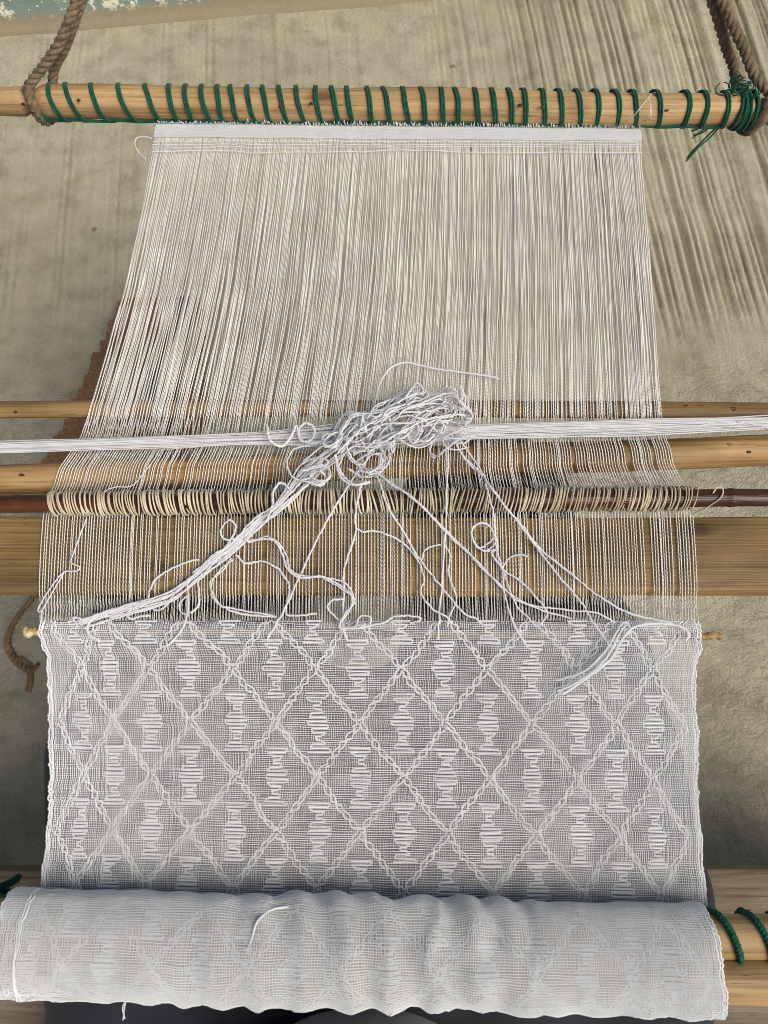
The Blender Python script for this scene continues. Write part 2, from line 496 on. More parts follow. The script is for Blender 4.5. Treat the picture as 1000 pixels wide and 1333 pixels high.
top_x = [67, 88, 119, 155, 191, 223, 243, 263, 284, 301, 322, 342, 364, 387, 410, 431, 452, 477, 500, 524, 548, 571, 592,
         616, 638, 659, 680, 703, 723, 747, 771, 796, 819, 849, 886, 911, 938]
low_dx = [17, 20, 22, 20, 18, 8, 9, 10, 9, 10, 11, 11, 11, 9, 9, 9, 9, 9, 9, 9, 8, 8, 8, 8, 7, 7, 7, 7, 7, 8, 8, 8, 8, 9, 6, 5, 4]
for i, (x, dx) in enumerate(zip(top_x, low_dx)):
    nx = top_x[i + 1] if i + 1 < len(top_x) else x + 20
    ang = np.linspace(-20, 340, 40)
    xs = np.where(ang <= 220, x + dx * np.clip((ang - 20) / 190, 0, 1) ** 1.2, x + dx + (nx - x - dx) * (ang - 220) / 120)
    xs = xs + rng.normal(0, 0.8) + 1.5 * smooth_noise(ang / 60.0, 2000 + i)
    base = np.array([bar_pt(px, a, 0.0011) for px, a in zip(xs, ang)])
    mb = MB()
    # two plies laid side by side
    for s in (-1, 1):
        tw = np.stack([s * 0.0010 * np.ones(40), np.zeros(40), np.zeros(40)], 1)
        mb.tubes(base + tw, 0.00118 * (1 + 0.12 * np.sin(ang * 0.35 + s)), 6, up=(1, 0, 0.001))
    mb.build('lashing_turn', M['cord'], end_bar)
# the cord that runs along under the bar and holds the heading
xs = np.linspace(48, 940, 260)
base = np.array([bar_pt(px, 208 + 5 * math.sin(px / 9.0), 0.0012) for px in xs])
mb = MB(); mb.tubes(base, 0.0014, 6)
mb.build('lashing_line', M['cord'], end_bar)
base = np.array([bar_pt(px, a, 0.001) for px, a in zip(np.linspace(46, 66, 30), np.linspace(110, 240, 30))])
mb = MB(); mb.tubes(base, 0.0017, 6, up=(1, 0, 0)); mb.build('lashing_start', M['cord'], end_bar)
# wound end and knot on the right
for k in range(7):
    ang = np.linspace(0, 360, 48)
    xx = 956 + k * 3.6 + rng.normal(0, 1.2) + 5 * np.sin(np.radians(ang + rng.uniform(0, 360))) * 0.5
    lay = 0.0012 + 0.0012 * (k % 2)
    base = np.array([bar_pt(x, a, lay) for x, a in zip(xx, ang)])
    mb = MB(); mb.tubes(base, 0.0014, 6, up=(1, 0, 0)); mb.build('lashing_turn', M['cord'], end_bar)
mb = MB()
kc = P(958, 112, 0.508)
for k in range(34):
    n = 26; t = np.linspace(0, 1, n)
    c = kc + rng.normal(0, 1, 3) * np.array([0.006, 0.006, 0.004]) + (np.array([0.012, -0.008, 0]) if k % 3 == 0 else 0)
    r1, r2 = rng.uniform(0.002, 0.0065, 2); ph = rng.uniform(0, 6.3); ax = rng.normal(0, 1, 3); ax /= np.linalg.norm(ax)
    e1 = np.cross(ax, [0.3, 0.5, 0.8]); e1 /= np.linalg.norm(e1); e2 = np.cross(ax, e1)
    a = t * rng.uniform(3, 6) + ph
    mb.tubes(c + r1 * np.cos(a)[:, None] * e1 + r2 * np.sin(a)[:, None] * e2, 0.00055, 5, up=ax)
mb.build('knot', M['cord'], end_bar)
mb = MB()
for pts in ([(940, 160, .480), (925, 178, .474), (908, 193, .47), (893, 210, .466)], [(938, 160, .48), (922, 176, .473), (902, 196, .468), (894, 206, .466)],
            [(921, 162, .480), (912, 172, .476), (901, 180, .474)], [(926, 163, .48), (914, 173, .475), (903, 176, .473)], [(918, 162, .48), (908, 168, .477), (900, 171, .475)],
            [(958, 160, .482), (968, 168, .478), (978, 173, .478), (970, 163, .481), (962, 158, .484)], [(950, 162, .482), (953, 168, .478), (948, 166, .478)],
            [(975, 160, .482), (966, 164, .48), (972, 170, .478), (980, 170, .478)]):
    c = catmull([P(*p) for p in pts], 24)
    mb.tubes(c + rng.normal(0, 0.0001, c.shape), 0.0007, 5)
    mb.tubes(c + np.array([0.0012, 0.0006, 0.0002]), 0.0006, 5)
mb.build('frayed_end', M['cord'], end_bar)

# --- ropes that tie the bar to the house
def rope(path, rad, label, seed, pitch=0.021):
    t_ = thing('rope', label, 'rope', 'ropes tying the far bar')
    n = int(420)
    c = catmull(path, n)
    l = np.concatenate([[0], np.cumsum(np.linalg.norm(np.diff(c, axis=0), axis=1))])
    tg = np.gradient(c, axis=0); tg /= np.linalg.norm(tg, axis=1, keepdims=True)
    # parallel transport frame
    a = np.zeros_like(c); v = np.cross(tg[0], [0.31, 0.11, 0.9]); v /= np.linalg.norm(v)
    for i in range(n):
        v = v - tg[i] * v.dot(tg[i]); v /= np.linalg.norm(v); a[i] = v
    b = np.cross(tg, a)
    for k in range(3):
        ph = l / pitch * 2 * math.pi + k * 2 * math.pi / 3 + 0.25 * smooth_noise(l * 30, seed)
        o = 0.52 * rad * (np.cos(ph)[:, None] * a + np.sin(ph)[:, None] * b)
        mb = MB(); mb.tubes(c + o, rad * 0.56 * (1 + 0.08 * smooth_noise(l * 90, seed + k)), 10, up=(0.31, 0.11, 0.9))
        s = mb.build('rope_strand', M['rope'], t_)
    # loose fibres
    mb = MB()
    for k in range(260):
        i = rng.integers(5, n - 6)
        th = rng.uniform(0, 6.3); d = a[i] * math.cos(th) + b[i] * math.sin(th)
        p0 = c[i] + d * rad * 0.9; ln = rng.uniform(0.002, 0.007)
        q = p0 + d * ln * 0.5 + tg[i] * ln * rng.uniform(-1, 1)
        mb.tubes(catmull([p0, (p0 + q) / 2 + d * 0.0006, q], 5), 0.00013, 3, up=rng.normal(0, 1, 3))
    tag(mb.build('fibre', M['rope'], t_), kind='stuff')
    return t_

def around(px, a0, a1, off, n=8, dx=0.0):
    return [bar_pt(px + dx * i / (n - 1), a, off) for i, a in enumerate(np.linspace(a0, a1, n))]
left = ([P(175, -230, .66), P(130, -90, .60), P(100, 0, .560), P(76, 58, .535)] + around(45, 70, 330, 0.0040, 9, 16)
        + [P(70, 92, .500), P(86, 58, .525), P(106, 2, .556), P(138, -90, .598), P(182, -230, .658)])
rope(left, 0.0043, 'brown twisted rope looped round the left end of the green-corded bar', 11)
right = ([P(860, -230, .66), P(905, -90, .60), P(940, 0, .560), P(968, 62, .53), P(984, 100, .512)] + around(995, 75, 320, 0.0042, 9, -26)
         + [P(957, 95, .498), P(946, 62, .520), P(927, 0, .555), P(893, -90, .598), P(848, -230, .658)])
rope(right, 0.0047, 'brown twisted rope looped round the right end of the bar beside the green knot', 12)

# --- sticks in the warp
o = stick(-90, 533, 1090, 533, 0.4995, 0.0068, 'lease_stick', M['lath'], n=120, wob=0.03, seed=21, flat=0.62)
tag(o, 'thin flat brown stick lying highest under the warp, above the white skein', 'stick')
ROD_Z = 0.491; ROD_R = 0.0118
def rod_py(px): return 624 + (px) * (585 - 624) / 1000.0
o = stick(-90, rod_py(-90), 1090, rod_py(1090), ROD_Z, lambda t: ROD_R * (0.92 + 0.12 * t), 'shed_rod', M['rod'], n=120, wob=0.03, seed=23, sides=24)
tag(o, 'thick round tan rod under the warp just above the string heddles', 'stick')

M['knot'] = wood_mat('dark knot', (0.03, 0.018, 0.010), (0.06, 0.035, 0.018), (0.11, 0.065, 0.03), 200, 60, knots=False)
def knot(px, py, z, parent, rx=0.0026, ry=0.0018, tilt=0.0):
    c = P(px, py, z); th = np.linspace(0, 2 * math.pi, 13)
    V = []
    for k, (q, h) in enumerate(((1.0, -0.0014), (0.95, 0.0), (0.7, 0.00035), (0.35, 0.0001), (0.001, -0.0001))):
        wob = 1 + 0.15 * np.sin(3 * th + px)
        V.append(np.stack([c[0] + rx * q * wob * np.cos(th), c[1] + ry * q * wob * np.sin(th), np.full(13, c[2] + h)], 1))
    mb = MB(); mb.grid(np.array(V)); return mb.build('knot', M['knot'], parent)
lease = [o_ for o_ in scene.objects if o_.name == 'lease_stick'][0]
shed = [o_ for o_ in scene.objects if o_.name == 'shed_rod'][0]
knot(955, 532, 0.5036, lease, 0.0024, 0.0020); knot(968, 529, 0.5036, lease, 0.0016, 0.0007); knot(20, 536, 0.5036, lease, 0.0014, 0.0008); knot(893, 528, 0.5036, lease, 0.0018, 0.0006)
knot(950, rod_py(950) - 8, ROD_Z + ROD_R - 0.0006, shed, 0.0026, 0.0013); knot(976, rod_py(976) + 2, ROD_Z + ROD_R - 0.0001, shed, 0.0014, 0.0008); knot(28, rod_py(28) - 5, ROD_Z + ROD_R * .92 - 0.0003, shed, 0.0022, 0.0010)
for kx, ky, a_, b_ in ((102, -4, .0016, .001), (365, 2, .0022, .0009), (405, -3, .0018, .0012), (678, -4, .0026, .0014), (706, -2, .0016, .0018), (868, 1, .002, .0007), (30, 2, .0016, .001)):
    knot(kx, bar_y(kx) + ky, Z_BAR + bar_r((kx - BX0) / (BX1 - BX0)) - 0.0004, end_bar, a_, b_)

# --- batten: a flat board with softened edges
def batten():
    n = 140
    xs = np.linspace(P(-130, 720, .5)[0], P(1130, 720, .5)[0], n)
    t = np.linspace(0, 1, n)
    y_far = Yat(672, 0.503) + 0.0007 * smooth_noise(t * 9, 70, 2)
    y_near = Yat(772, 0.503) + 0.0007 * smooth_noise(t * 8, 71, 2)
    zt, zb = 0.5030, 0.4955
    sec = [(0.0, zb), (0.0, zb), (0, (zt + zb) / 2 - .001), (0.035, zt - 0.001), (0.08, zt), (0.35, zt + 0.0006), (0.65, zt + 0.0006), (0.95, zt), (0.99, zt - 0.0006), (1.0, zt - 0.003), (1.0, zb + .001), (0.98, zb), (0.5, zb - .0004), (0.0, zb)]
    V = np.zeros((n, len(sec), 3))
    for j, (f, z) in enumerate(sec):
        V[:, j, 0] = xs; V[:, j, 1] = y_near * (1 - f) + y_far * f; V[:, j, 2] = z
    c0 = V[0].mean(0); c1 = V[-1].mean(0)
    V = np.concatenate([np.broadcast_to(c0, (1, len(sec), 3)), V, np.broadcast_to(c1, (1, len(sec), 3))])
    mb = MB(); mb.grid(V)
    return mb.build('batten', M['batten'])
tag(batten(), 'wide flat wooden batten board between the string heddles and the woven cloth', 'batten')

# --- heddle stick and its string loops
HED_Z = 0.5105; HED_R = 0.0064
def hed_py(px): return 656 - px * 8 / 1000.0
hed = thing('heddle_stick', 'dark cane rod wrapped in rows of cream string heddles', 'heddle stick')
def hed_r(t):
    px = -90 + 1180 * t
    return HED_R * (1 + 0.10 * math.exp(-((px - 950) / 4.0) ** 2) + 0.08 * math.exp(-((px - 22) / 5.0) ** 2))
stick(-90, hed_py(-90), 1090, hed_py(1090), HED_Z, hed_r, 'rod', M['dark_rod'], hed, n=300, wob=0.02, seed=31)
NH = 222
hx = np.linspace(66, 896, NH) + 2.2 * smooth_noise(np.arange(NH) * 0.55, 77, 2) + rng.normal(0, 0.5, NH)
hx[-5:] += np.array([0, 2, 4, 6, 10]) * 0.7
lean = 7 * smooth_noise(np.arange(NH) * 0.12, 78, 2) + 3 * smooth_noise(np.arange(NH) * .5, 79)
lean[:60] = lean[:60] * 0.5 + 5; lean[140:] = lean[140:] * 0.4 - 7
def heddle_loop(px, ln, k, big=1.0):
    c = P(px, hed_py(px), HED_Z - 0.0015)
    ang = np.linspace(0, 2 * math.pi, 26)
    ry = 0.0083 * big * rng.uniform(0.90, 1.12); rz = 0.0092 * rng.uniform(0.92, 1.06)
    bow = rng.normal(0, 0.0006)
    pts = np.stack([c[0] - ln * 0.00056 * np.cos(ang) * 0.5 + bow * np.sin(ang),
                    c[1] + ry * np.cos(ang), c[2] + rz * np.sin(ang)], 1)
    mb = MB(); mb.tubes(pts, 0.00066 * rng.uniform(0.8, 1.2), 5, up=(1, 0, 0.01))
    return mb.build('heddle_loop', M['heddle'], hed)
for k in range(NH):
    heddle_loop(hx[k], lean[k], k)
# the far loop slipped off to the right
c = catmull([P(902, 670, .504), P(921, 660, .512), P(938, 648, .5185), P(941, 637, .518), P(934, 634, .5175), P(928, 642, .518)], 30)
mb = MB(); mb.tubes(c, 0.0006, 5); mb.build('heddle_loop', M['heddle'], hed)

# ------------------------------------------------------------------ the cloth: a surface f(u, t)
F_PY = 808                                  # the fell, where weaving stops
ZF = 0.5
ROLL_A, ROLL_B = 0.0315, 0.0215
YC0 = Yat(1228, 0.470); YC1 = Yat(1250, 0.470)
ZC = 0.466
def super_pt(phi, n=2.35):
    c, s = np.cos(phi), np.sin(phi)
    return np.stack([ROLL_A * np.sign(c) * np.abs(c) ** (2 / n), ROLL_B * np.sign(s) * np.abs(s) ** (2 / n)], -1)
def profile(yc):
    yf = Yat(F_PY, ZF)
    phi = R(-72) - np.linspace(0, R(352), 500)
    ring = super_pt(phi) * np.linspace(1.0, 0.985, 500)[:, None] + np.array([yc, ZC])
    t = np.linspace(0, 1, 120, endpoint=False)[:, None]
    a = np.array([yf, ZF]); b = ring[0]
    flat = a * (1 - t) + b * t
    flat[:, 1] -= 0.004 * np.sin(t[:, 0] * math.pi)
    p = np.vstack([flat, ring])
    l = np.concatenate([[0], np.cumsum(np.linalg.norm(np.diff(p, axis=0), axis=1))])
    return p, l, l[120]
S_ALL = np.linspace(0, 1, 1400)
PROF = []
for yc in (YC0, YC1):
    p, l, lf = profile(yc)
    PROF.append((p, l, lf))
L_FLAT = 0.5 * (PROF[0][2] + PROF[1][2])
L_TOT = 0.5 * (PROF[0][1][-1] + PROF[1][1][-1])
def prof_eval(k, s):
    p, l, lf = PROF[k]
    # match flat and roll lengths of both sides
    ss = np.where(s < L_FLAT, s / L_FLAT * lf, lf + (s - L_FLAT) / (L_TOT - L_FLAT) * (l[-1] - lf))
    return np.stack([np.interp(ss, l, p[:, 0]), np.interp(ss, l, p[:, 1])], -1)
# edges of the cloth along s (world x)
def edge_x(pts, z0=0.5):
    return pts
def s_of_py(py):
    """approximate s on the flat part for a photo row"""
    zz = ZF + (0.446 - ZF) * (py - F_PY) / (1175 - F_PY)
    y = Yat(py, zz)
    p, l, lf = PROF[0]
    return float(np.interp(-y, -p[:121, 0], l[:121]))
def zflat(py): return ZF + (0.446 - ZF) * (py - F_PY) / (1175 - F_PY)
EL = [(808, 54), (826, 50), (842, 53), (855, 60), (900, 61), (930, 62), (1000, 64), (1080, 61), (1165, 56)]
ER = [(808, 908), (826, 912), (845, 912), (870, 906), (900, 905), (960, 909), (1010, 908), (1100, 912), (1165, 916)]
SL = [s_of_py(a) for a, _ in EL]; XL = [P(b, a, zflat(a))[0] for a, b in EL]
SR = [s_of_py(a) for a, _ in ER]; XR = [P(b, a, zflat(a))[0] for a, b in ER]
# on the roll
xl_roll = P(-9, 1232, 0.486)[0]; xr_roll = P(942, 1250, 0.486)[0]
SL += [L_FLAT, L_FLAT + 0.03, L_FLAT + 0.05, L_TOT]; XL += [XL[-1] - .002, xl_roll + .002, xl_roll, xl_roll]
SR += [L_FLAT, L_FLAT + 0.03, L_FLAT + 0.05, L_TOT]; XR += [XR[-1] + .002, xr_roll - .002, xr_roll, xr_roll - .004]
def f(u, s):
    """surface of the cloth: position and normal (facing out of the upper side); u, s arrays of one shape"""
    u = np.asarray(u, float); s = np.asarray(s, float)
    a = prof_eval(0, s); b = prof_eval(1, s)
    yz = a * (1 - u)[..., None] + b * u[..., None]
    e = 0.0006
    a2 = prof_eval(0, np.clip(s + e, 0, L_TOT)) - prof_eval(0, np.clip(s - e, 0, L_TOT))
    tn = a2 / (np.linalg.norm(a2, axis=-1, keepdims=True) + 1e-12)
    # tangent runs towards the seat (-Y); the upper side is +z there
    nrm = np.stack([np.zeros_like(u), tn[..., 1], -tn[..., 0]], -1)
    roll = np.clip((s - L_FLAT) / 0.02, 0, 1)
    # the roll's outside is the cloth's under side: flip
    nrm = nrm * np.where(s > L_FLAT - 0.002, -1.0, 1.0)[..., None]
    xl = np.interp(s, SL, XL) + 0.0006 * smooth_noise(s * 260, 401, 2)
    xr = np.interp(s, SR, XR) + 0.0007 * smooth_noise(s * 200, 402, 2)
    x = xl + (xr - xl) * u + 0.0008 * noise2(u * 60, s * 90, 403) * np.minimum(1, 12 * np.minimum(u, 1 - u))
    # rumples along the roll, gentle waves on the flat
    env = np.clip(0.35 + 1.1 * np.exp(-((u - 0.58) / 0.28) ** 2), 0, 1.3)
    rip = (0.0013 * np.sin(2 * math.pi * (u * 17.5 + 0.35 * smooth_noise(u * 9, 404) + 0.25 * smooth_noise(s * 22, 31))) * (0.7 + 0.5 * noise2(u * 12, s * 12, 408)) + 0.0011 * noise2(u * 50, s * 55, 405) + 0.0006 * noise2(u * 110, s * 90, 411) + 0.0010 * noise2(u * 12, s * 14, 410)) * env
    rip = np.maximum(rip + 0.0008 * noise2(u * 9, s * 60, 409), -0.0022)
    fl = 0.0012 * noise2(u * 6, s * 22, 406) + 0.0006 * noise2(u * 24, s * 60, 407)
    h = roll * rip + (1 - roll) * fl * np.clip(s / 0.02, 0, 1)
    pos = np.stack([x, yz[..., 0], yz[..., 1]], -1) + nrm * h[..., None]
    return pos, nrm

cloth = thing('woven_cloth', 'white openwork cloth with raised diamond lattice, rolled up towards the seat', 'cloth')
NW = 300                                    # warp ends
PITCH_W = 0.00153                           # weft spacing
def umap(i):
    """selvedges are set closer"""
    v = (np.asarray(i, float) + 0.5) / NW
    return v - 0.011 * np.sin(2 * math.pi * v) * np.where(np.abs(v - .5) > .25, 1, 1)
U_I = umap(np.arange(NW))
U_I = U_I + rng.normal(0, 0.00032, NW)

H_I = 0.00032
n_weft = int(L_TOT / PITCH_W)
S_J = (np.arange(n_weft) + 0.5) * PITCH_W + rng.normal(0, 0.00008, n_weft)
# warp ends inside the cloth, over and under every weft
sg = np.broadcast_to(S_J, (NW, n_weft)); ug = np.broadcast_to(U_I[:, None], (NW, n_weft))
drift = 0.0007 * noise2(ug * 40, sg * 70, 55) + 0.0005 * noise2(ug * 160, sg * 200, 56)
pos, nrm = f(np.clip(ug + drift, 0, 1), sg)
par = ((np.arange(NW)[:, None] + np.arange(n_weft)[None]) % 2) * 2 - 1
mb = MB()
mb.tubes(pos + nrm * (par * H_I)[..., None], 0.00027 * (1 + 0.34 * noise2(ug * 200, sg * 300, 57)) * np.where(sg > L_FLAT, 1.28, 1.0), 4, up=nrm)
tag(mb.build('cloth_warp', M['weave'], cloth), kind='stuff')
# wefts
ie = np.concatenate([[0.0], U_I, [1.0]])
sg = np.broadcast_to(S_J[:, None], (n_weft, NW + 2)); ug = np.broadcast_to(ie[None], (n_weft, NW + 2))
wob = 0.0004 * noise2(ug * 30, sg * 150, 58) + 0.00016 * noise2(ug * 150, sg * 700, 59)
pos, nrm = f(ug, np.clip(sg + wob, 0, L_TOT))
par = ((np.arange(NW + 2)[None] - 1 + np.arange(n_weft)[:, None]) % 2) * -2 + 1
wr = 0.00027 * (1 + 0.342 * noise2(ug * 60, sg * 700, 60)) * np.where(sg > L_FLAT, 1.28, 1.0)
mb = MB(); mb.tubes(pos + nrm * (par * H_I)[..., None], wr, 4, up=nrm)
tag(mb.build('cloth_weft', M['weave'], cloth), kind='stuff')
# selvedge cords: the weft turning at each edge
for side, uu in ((0, 0.0), (1, 1.0)):
    mb = MB()
    s = np.linspace(0.0, L_TOT, 900)
    zig = 0.0005 * np.sin(s / PITCH_W * math.pi) + 0.0007 * smooth_noise(s * 420, 61 + side, 2)
    p, nn = f(np.full_like(s, uu), s)
    p = p + np.stack([zig * 0.6 + (-0.0003 if side == 0 else 0.0003), 0 * s, 0 * s], 1)
    mb.tubes(p, 0.00055, 5, up=nn)
    p2, nn = f(np.full_like(s, abs(uu - 0.004)), s)
    mb.tubes(p2 - np.stack([zig * 0.6, 0 * s, 0 * s], 1), 0.00055, 5, up=nn)
    mb.build('selvedge', M['weave'], cloth)
# inner turns of the roll, seen through the outer layer
s = np.linspace(L_FLAT, L_TOT, 160); uu = np.linspace(0.0, 0.996, 270)
p, nn = f(np.broadcast_to(uu[:, None], (270, 160)), np.broadcast_to(s[None], (270, 160)))
mb = MB(); mb.grid(p - nn * 0.0022)
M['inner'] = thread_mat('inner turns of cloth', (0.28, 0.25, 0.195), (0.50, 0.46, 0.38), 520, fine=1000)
mb.build('inner_turns', M['inner'], cloth)

# an earlier turn's edge shows as a ridge near the left end of the roll
s = np.linspace(L_FLAT + 0.02, L_TOT - 0.004, 500)
for k, off in enumerate((0.0335, 0.0365)):
    p, nn = f(off + 0.0014 * smooth_noise(s * 160, 640 + k, 2), s)
    mb = MB(); mb.tubes(p + nn * 0.0006, 0.0006, 5, up=nn); mb.build('turn_edge', M['weave'], cloth)

# ---- raised brocade: chains on the diagonals, spools in the diamonds
COLS = [74, 105, 145, 194, 246, 305, 358, 411, 467, 523, 580, 636, 694, 752, 803, 851, 892]
COL_U = [(c - 62) / 845.0 for c in COLS]
row0 = s_of_py(800 + 8) - (s_of_py(878) - s_of_py(808))
ROW = s_of_py(940) - s_of_py(870)
def row_s(j): return s_of_py(870) + (j - 1) * ROW
NROW = int((L_TOT - row_s(0)) / ROW) + 1
def brocade_strand(uu, ss, hh, r, mb):
    ok = (ss > -0.001) & (ss < L_TOT - 0.002)
    if ok.sum() < 6: return
    idx = np.where(ok)[0]; a, b = idx[0], idx[-1] + 1
    p, nn = f(uu[a:b], np.clip(ss[a:b], 0, L_TOT))
    # on the roll the wrong side shows: the brocade lies beneath the ground weave
    h = np.where(ss[a:b] > L_FLAT - 0.002, -0.0012 + 0.3 * (hh[a:b] - 0.0005), hh[a:b])
    mb.tubes(p + nn * h[:, None], r if np.isscalar(r) else r[a:b], 5, up=nn)
du = 1.0 / 0.45
def chain(i0, j0, i1, j1):
    n = 92
    t = np.linspace(0.02, 0.98, n)
    u0, u1, s0, s1 = COL_U[i0], COL_U[i1], row_s(j0), row_s(j1)
    links = 6.5
    mb = MB()
    dx = (u1 - u0) * 0.45; ds = s1 - s0; ln = math.hypot(dx, ds)
    px_, ps_ = -ds / ln, dx / ln
    j1_ = rng.uniform(-0.3, 0.3)
    wv = 0.0006 * smooth_noise(t * 4, int(rng.integers(1e6)))
    for k in (0, 1):
        ph = t * links * math.pi + j1_
        amp = 0.00185 * (1 + 0.25 * smooth_noise(t * 7, int(rng.integers(1e6))))
        off = (1 if k else -1) * amp * np.abs(np.sin(ph)) ** 0.75 + wv
        # links lean along the line
        al = (1 if k else -1) * 0.0007 * np.cos(ph)
        uu = u0 + (u1 - u0) * t + (off * px_ + al * dx / ln) * du
        ss = s0 + ds * t + off * ps_ + al * ds / ln
        hh = 0.00040 + (1 if k else -1) * 0.0003 * np.cos(ph)
        brocade_strand(uu, ss, hh, 0.00056 * (1 + 0.15 * smooth_noise(t * 20, int(rng.integers(1e6)))), mb)
    return mb
def spool(i, j):
    u0 = COL_U[i] + rng.normal(0, 0.0012); s0 = row_s(j)
    shrink = 1.0
    lo = COL_U[i - 1] if i > 0 else 0.0; hi = COL_U[i + 1] if i + 1 < len(COL_U) else 1.0
    wmax = min(0.0074, (hi - lo) * 0.45 * 0.145) * rng.uniform(0.92, 1.06)
    rows = [14, 11.5, 7.5, 3.6, 3.6, 8, 11.5, 14, 14, 11.5, 8, 3.6, 3.6, 7.5, 11.5, 14]
    half = ROW * rng.uniform(0.50, 0.545)
    ctrl = []
    side = 1
    for r, wpx in enumerate(rows):
        w = wpx / 14.0 * wmax * rng.uniform(0.90, 1.10)
        s_r = s0 + (-1 + 2 * r / (len(rows) - 1)) * half + rng.normal(0, 0.00012)
        e = 0.00042
        lift = 0.00028 + rng.normal(0, 0.00006)
        sk = rng.normal(0, 0.00025)
        for xx, dz, dh in ((-1, 0.5, -0.0003), (-0.82, 0, 0.0002), (-0.3, 0, 0.0), (0.3, 0, 0.0), (0.82, 0, 0.0002), (1, -0.5, -0.0003)):
            ctrl.append((u0 + (xx * side * w + sk) * du, s_r - dz * e * 0.9, lift + dh))
        side = -side
    c = catmull(np.array(ctrl) * np.array([0.45, 1, 1]), 300)
    mb = MB()
    brocade_strand(c[:, 0] / 0.45, c[:, 1], c[:, 2], 0.00064 * (1 + 0.14 * smooth_noise(np.arange(300) * 0.3, int(rng.integers(1e6)))), mb)
    return mb
for j in range(-1, NROW + 1):
    for i in range(len(COLS)):
        s_mid = row_s(j)
        if (i + j) % 2 == 0:
            for di in (-1, 1):
                if 0 <= i + di < len(COLS):
                    mb = chain(i, j, i + di, j + 1)
                    if mb.n: mb.build('brocade_chain', M['brocade'], cloth)
        elif 0 < i < len(COLS) - 1:
            mb = spool(i, j)
            if mb.n: mb.build('brocade_spool', M['brocade'], cloth)

# on the rolled wrong side the inlay yarns show as rows of tiny loops
nf = 3600
u0 = np.array(COL_U)[rng.integers(0, len(COLS), nf)] + rng.normal(0, 0.008, nf)
s0 = rng.uniform(L_FLAT + 0.03, L_TOT - 0.01, nf)
keep = (noise2(u0 * 40, s0 * 70, 640) > -0.25) & (u0 > 0.02) & (u0 < 0.985)
u0, s0 = u0[keep], s0[keep]; nf = len(u0)
aa = np.linspace(0, 1, 7)[None] * rng.uniform(2.5, 5.5, nf)[:, None] + rng.uniform(0, 6.3, nf)[:, None]
uu_ = u0[:, None] + rng.uniform(0.0006, 0.0019, nf)[:, None] * np.cos(aa) * du
ss_ = np.clip(s0[:, None] + rng.uniform(0.0004, 0.0009, nf)[:, None] * np.sin(aa), L_FLAT + 0.02, L_TOT - 0.003)
p, nn = f(uu_, ss_)
mb = MB()
mb.tubes(p + nn * (0.0003 + 0.0004 * np.sin(np.linspace(0, math.pi, 7)))[None, :, None], 0.00027, 4, up=nn)
tag(mb.build('reverse_floats', M['brocade'], cloth), kind='stuff')

# ---- the stretched warp between fell and end bar
NCLOTH, NW = NW, 430
U_I = umap(np.arange(NW)) + rng.normal(0, 0.0003, NW)
WE = [(158, 197, 840), (185, 194, 840), (260, 182, 845), (380, 160, 852), (450, 143, 856), (540, 120, 860), (575, 108, 866), (610, 84, 878), (655, 63, 898),
      (700, 60, 901), (772, 56, 905), (808, 54, 908)]
WY = np.array([Yat(a, 0.495) for a, _, _ in WE])[::-1]
WL = np.array([P(b, a, 0.497)[0] for a, b, _ in WE])[::-1]
WR = np.array([P(c, a, 0.497)[0] for a, _, c in WE])[::-1]
y_top = Yat(157, 0.482)
y_fell = Yat(F_PY, ZF)
st = np.concatenate([np.linspace(0, 0.30, 60), np.linspace(0.30, 0.46, 40)[1:], np.linspace(0.46, 1, 100)[1:]])
YY = y_fell + (y_top - y_fell) * st
Yg = np.broadcast_to(YY[None], (NW, len(YY)))
ui = U_I[:, None]
# ends cling together in small strands in the far half
grp = np.zeros(NW); g = 0.0; k = 0
centre = np.zeros(NW)
while k < NW:
    w = int(rng.integers(2, 6)); centre[k:k + w] = U_I[k:k + w].mean(); k += w
grp2 = np.zeros(NW); k = 0
while k < NW:
    w = int(rng.integers(1, 4)); grp2[k:k + w] = U_I[k:k + w].mean(); k += w
far = np.clip((Yg - Yat(620)) / 0.05, 0, 1) * np.clip((y_top - Yg) / 0.045, 0, 1)
near = (1 - np.clip((Yg - Yat(620)) / 0.05, 0, 1)) * np.clip((Yg - y_fell) / 0.03, 0, 1)
pull = far * (0.16 + 0.28 * noise2(ui * 70, Yg * 7, 91))
uw = ui + (centre[:, None] - ui) * pull + (grp2[:, None] - ui) * near * 0.22
uw = uw + far * (0.0016 * noise2(ui * 60, Yg * 11, 92) + 0.0016 * noise2(ui * 190, Yg * 14, 93) + 0.0007 * noise2(ui * 400, Yg * 40, 95)) + near * 0.0006 * noise2(ui * 160, Yg * 18, 94)
xl = np.interp(YY, WY, WL)[None]; xr = np.interp(YY, WY, WR)[None]
xw = xl + (xr - xl) * uw
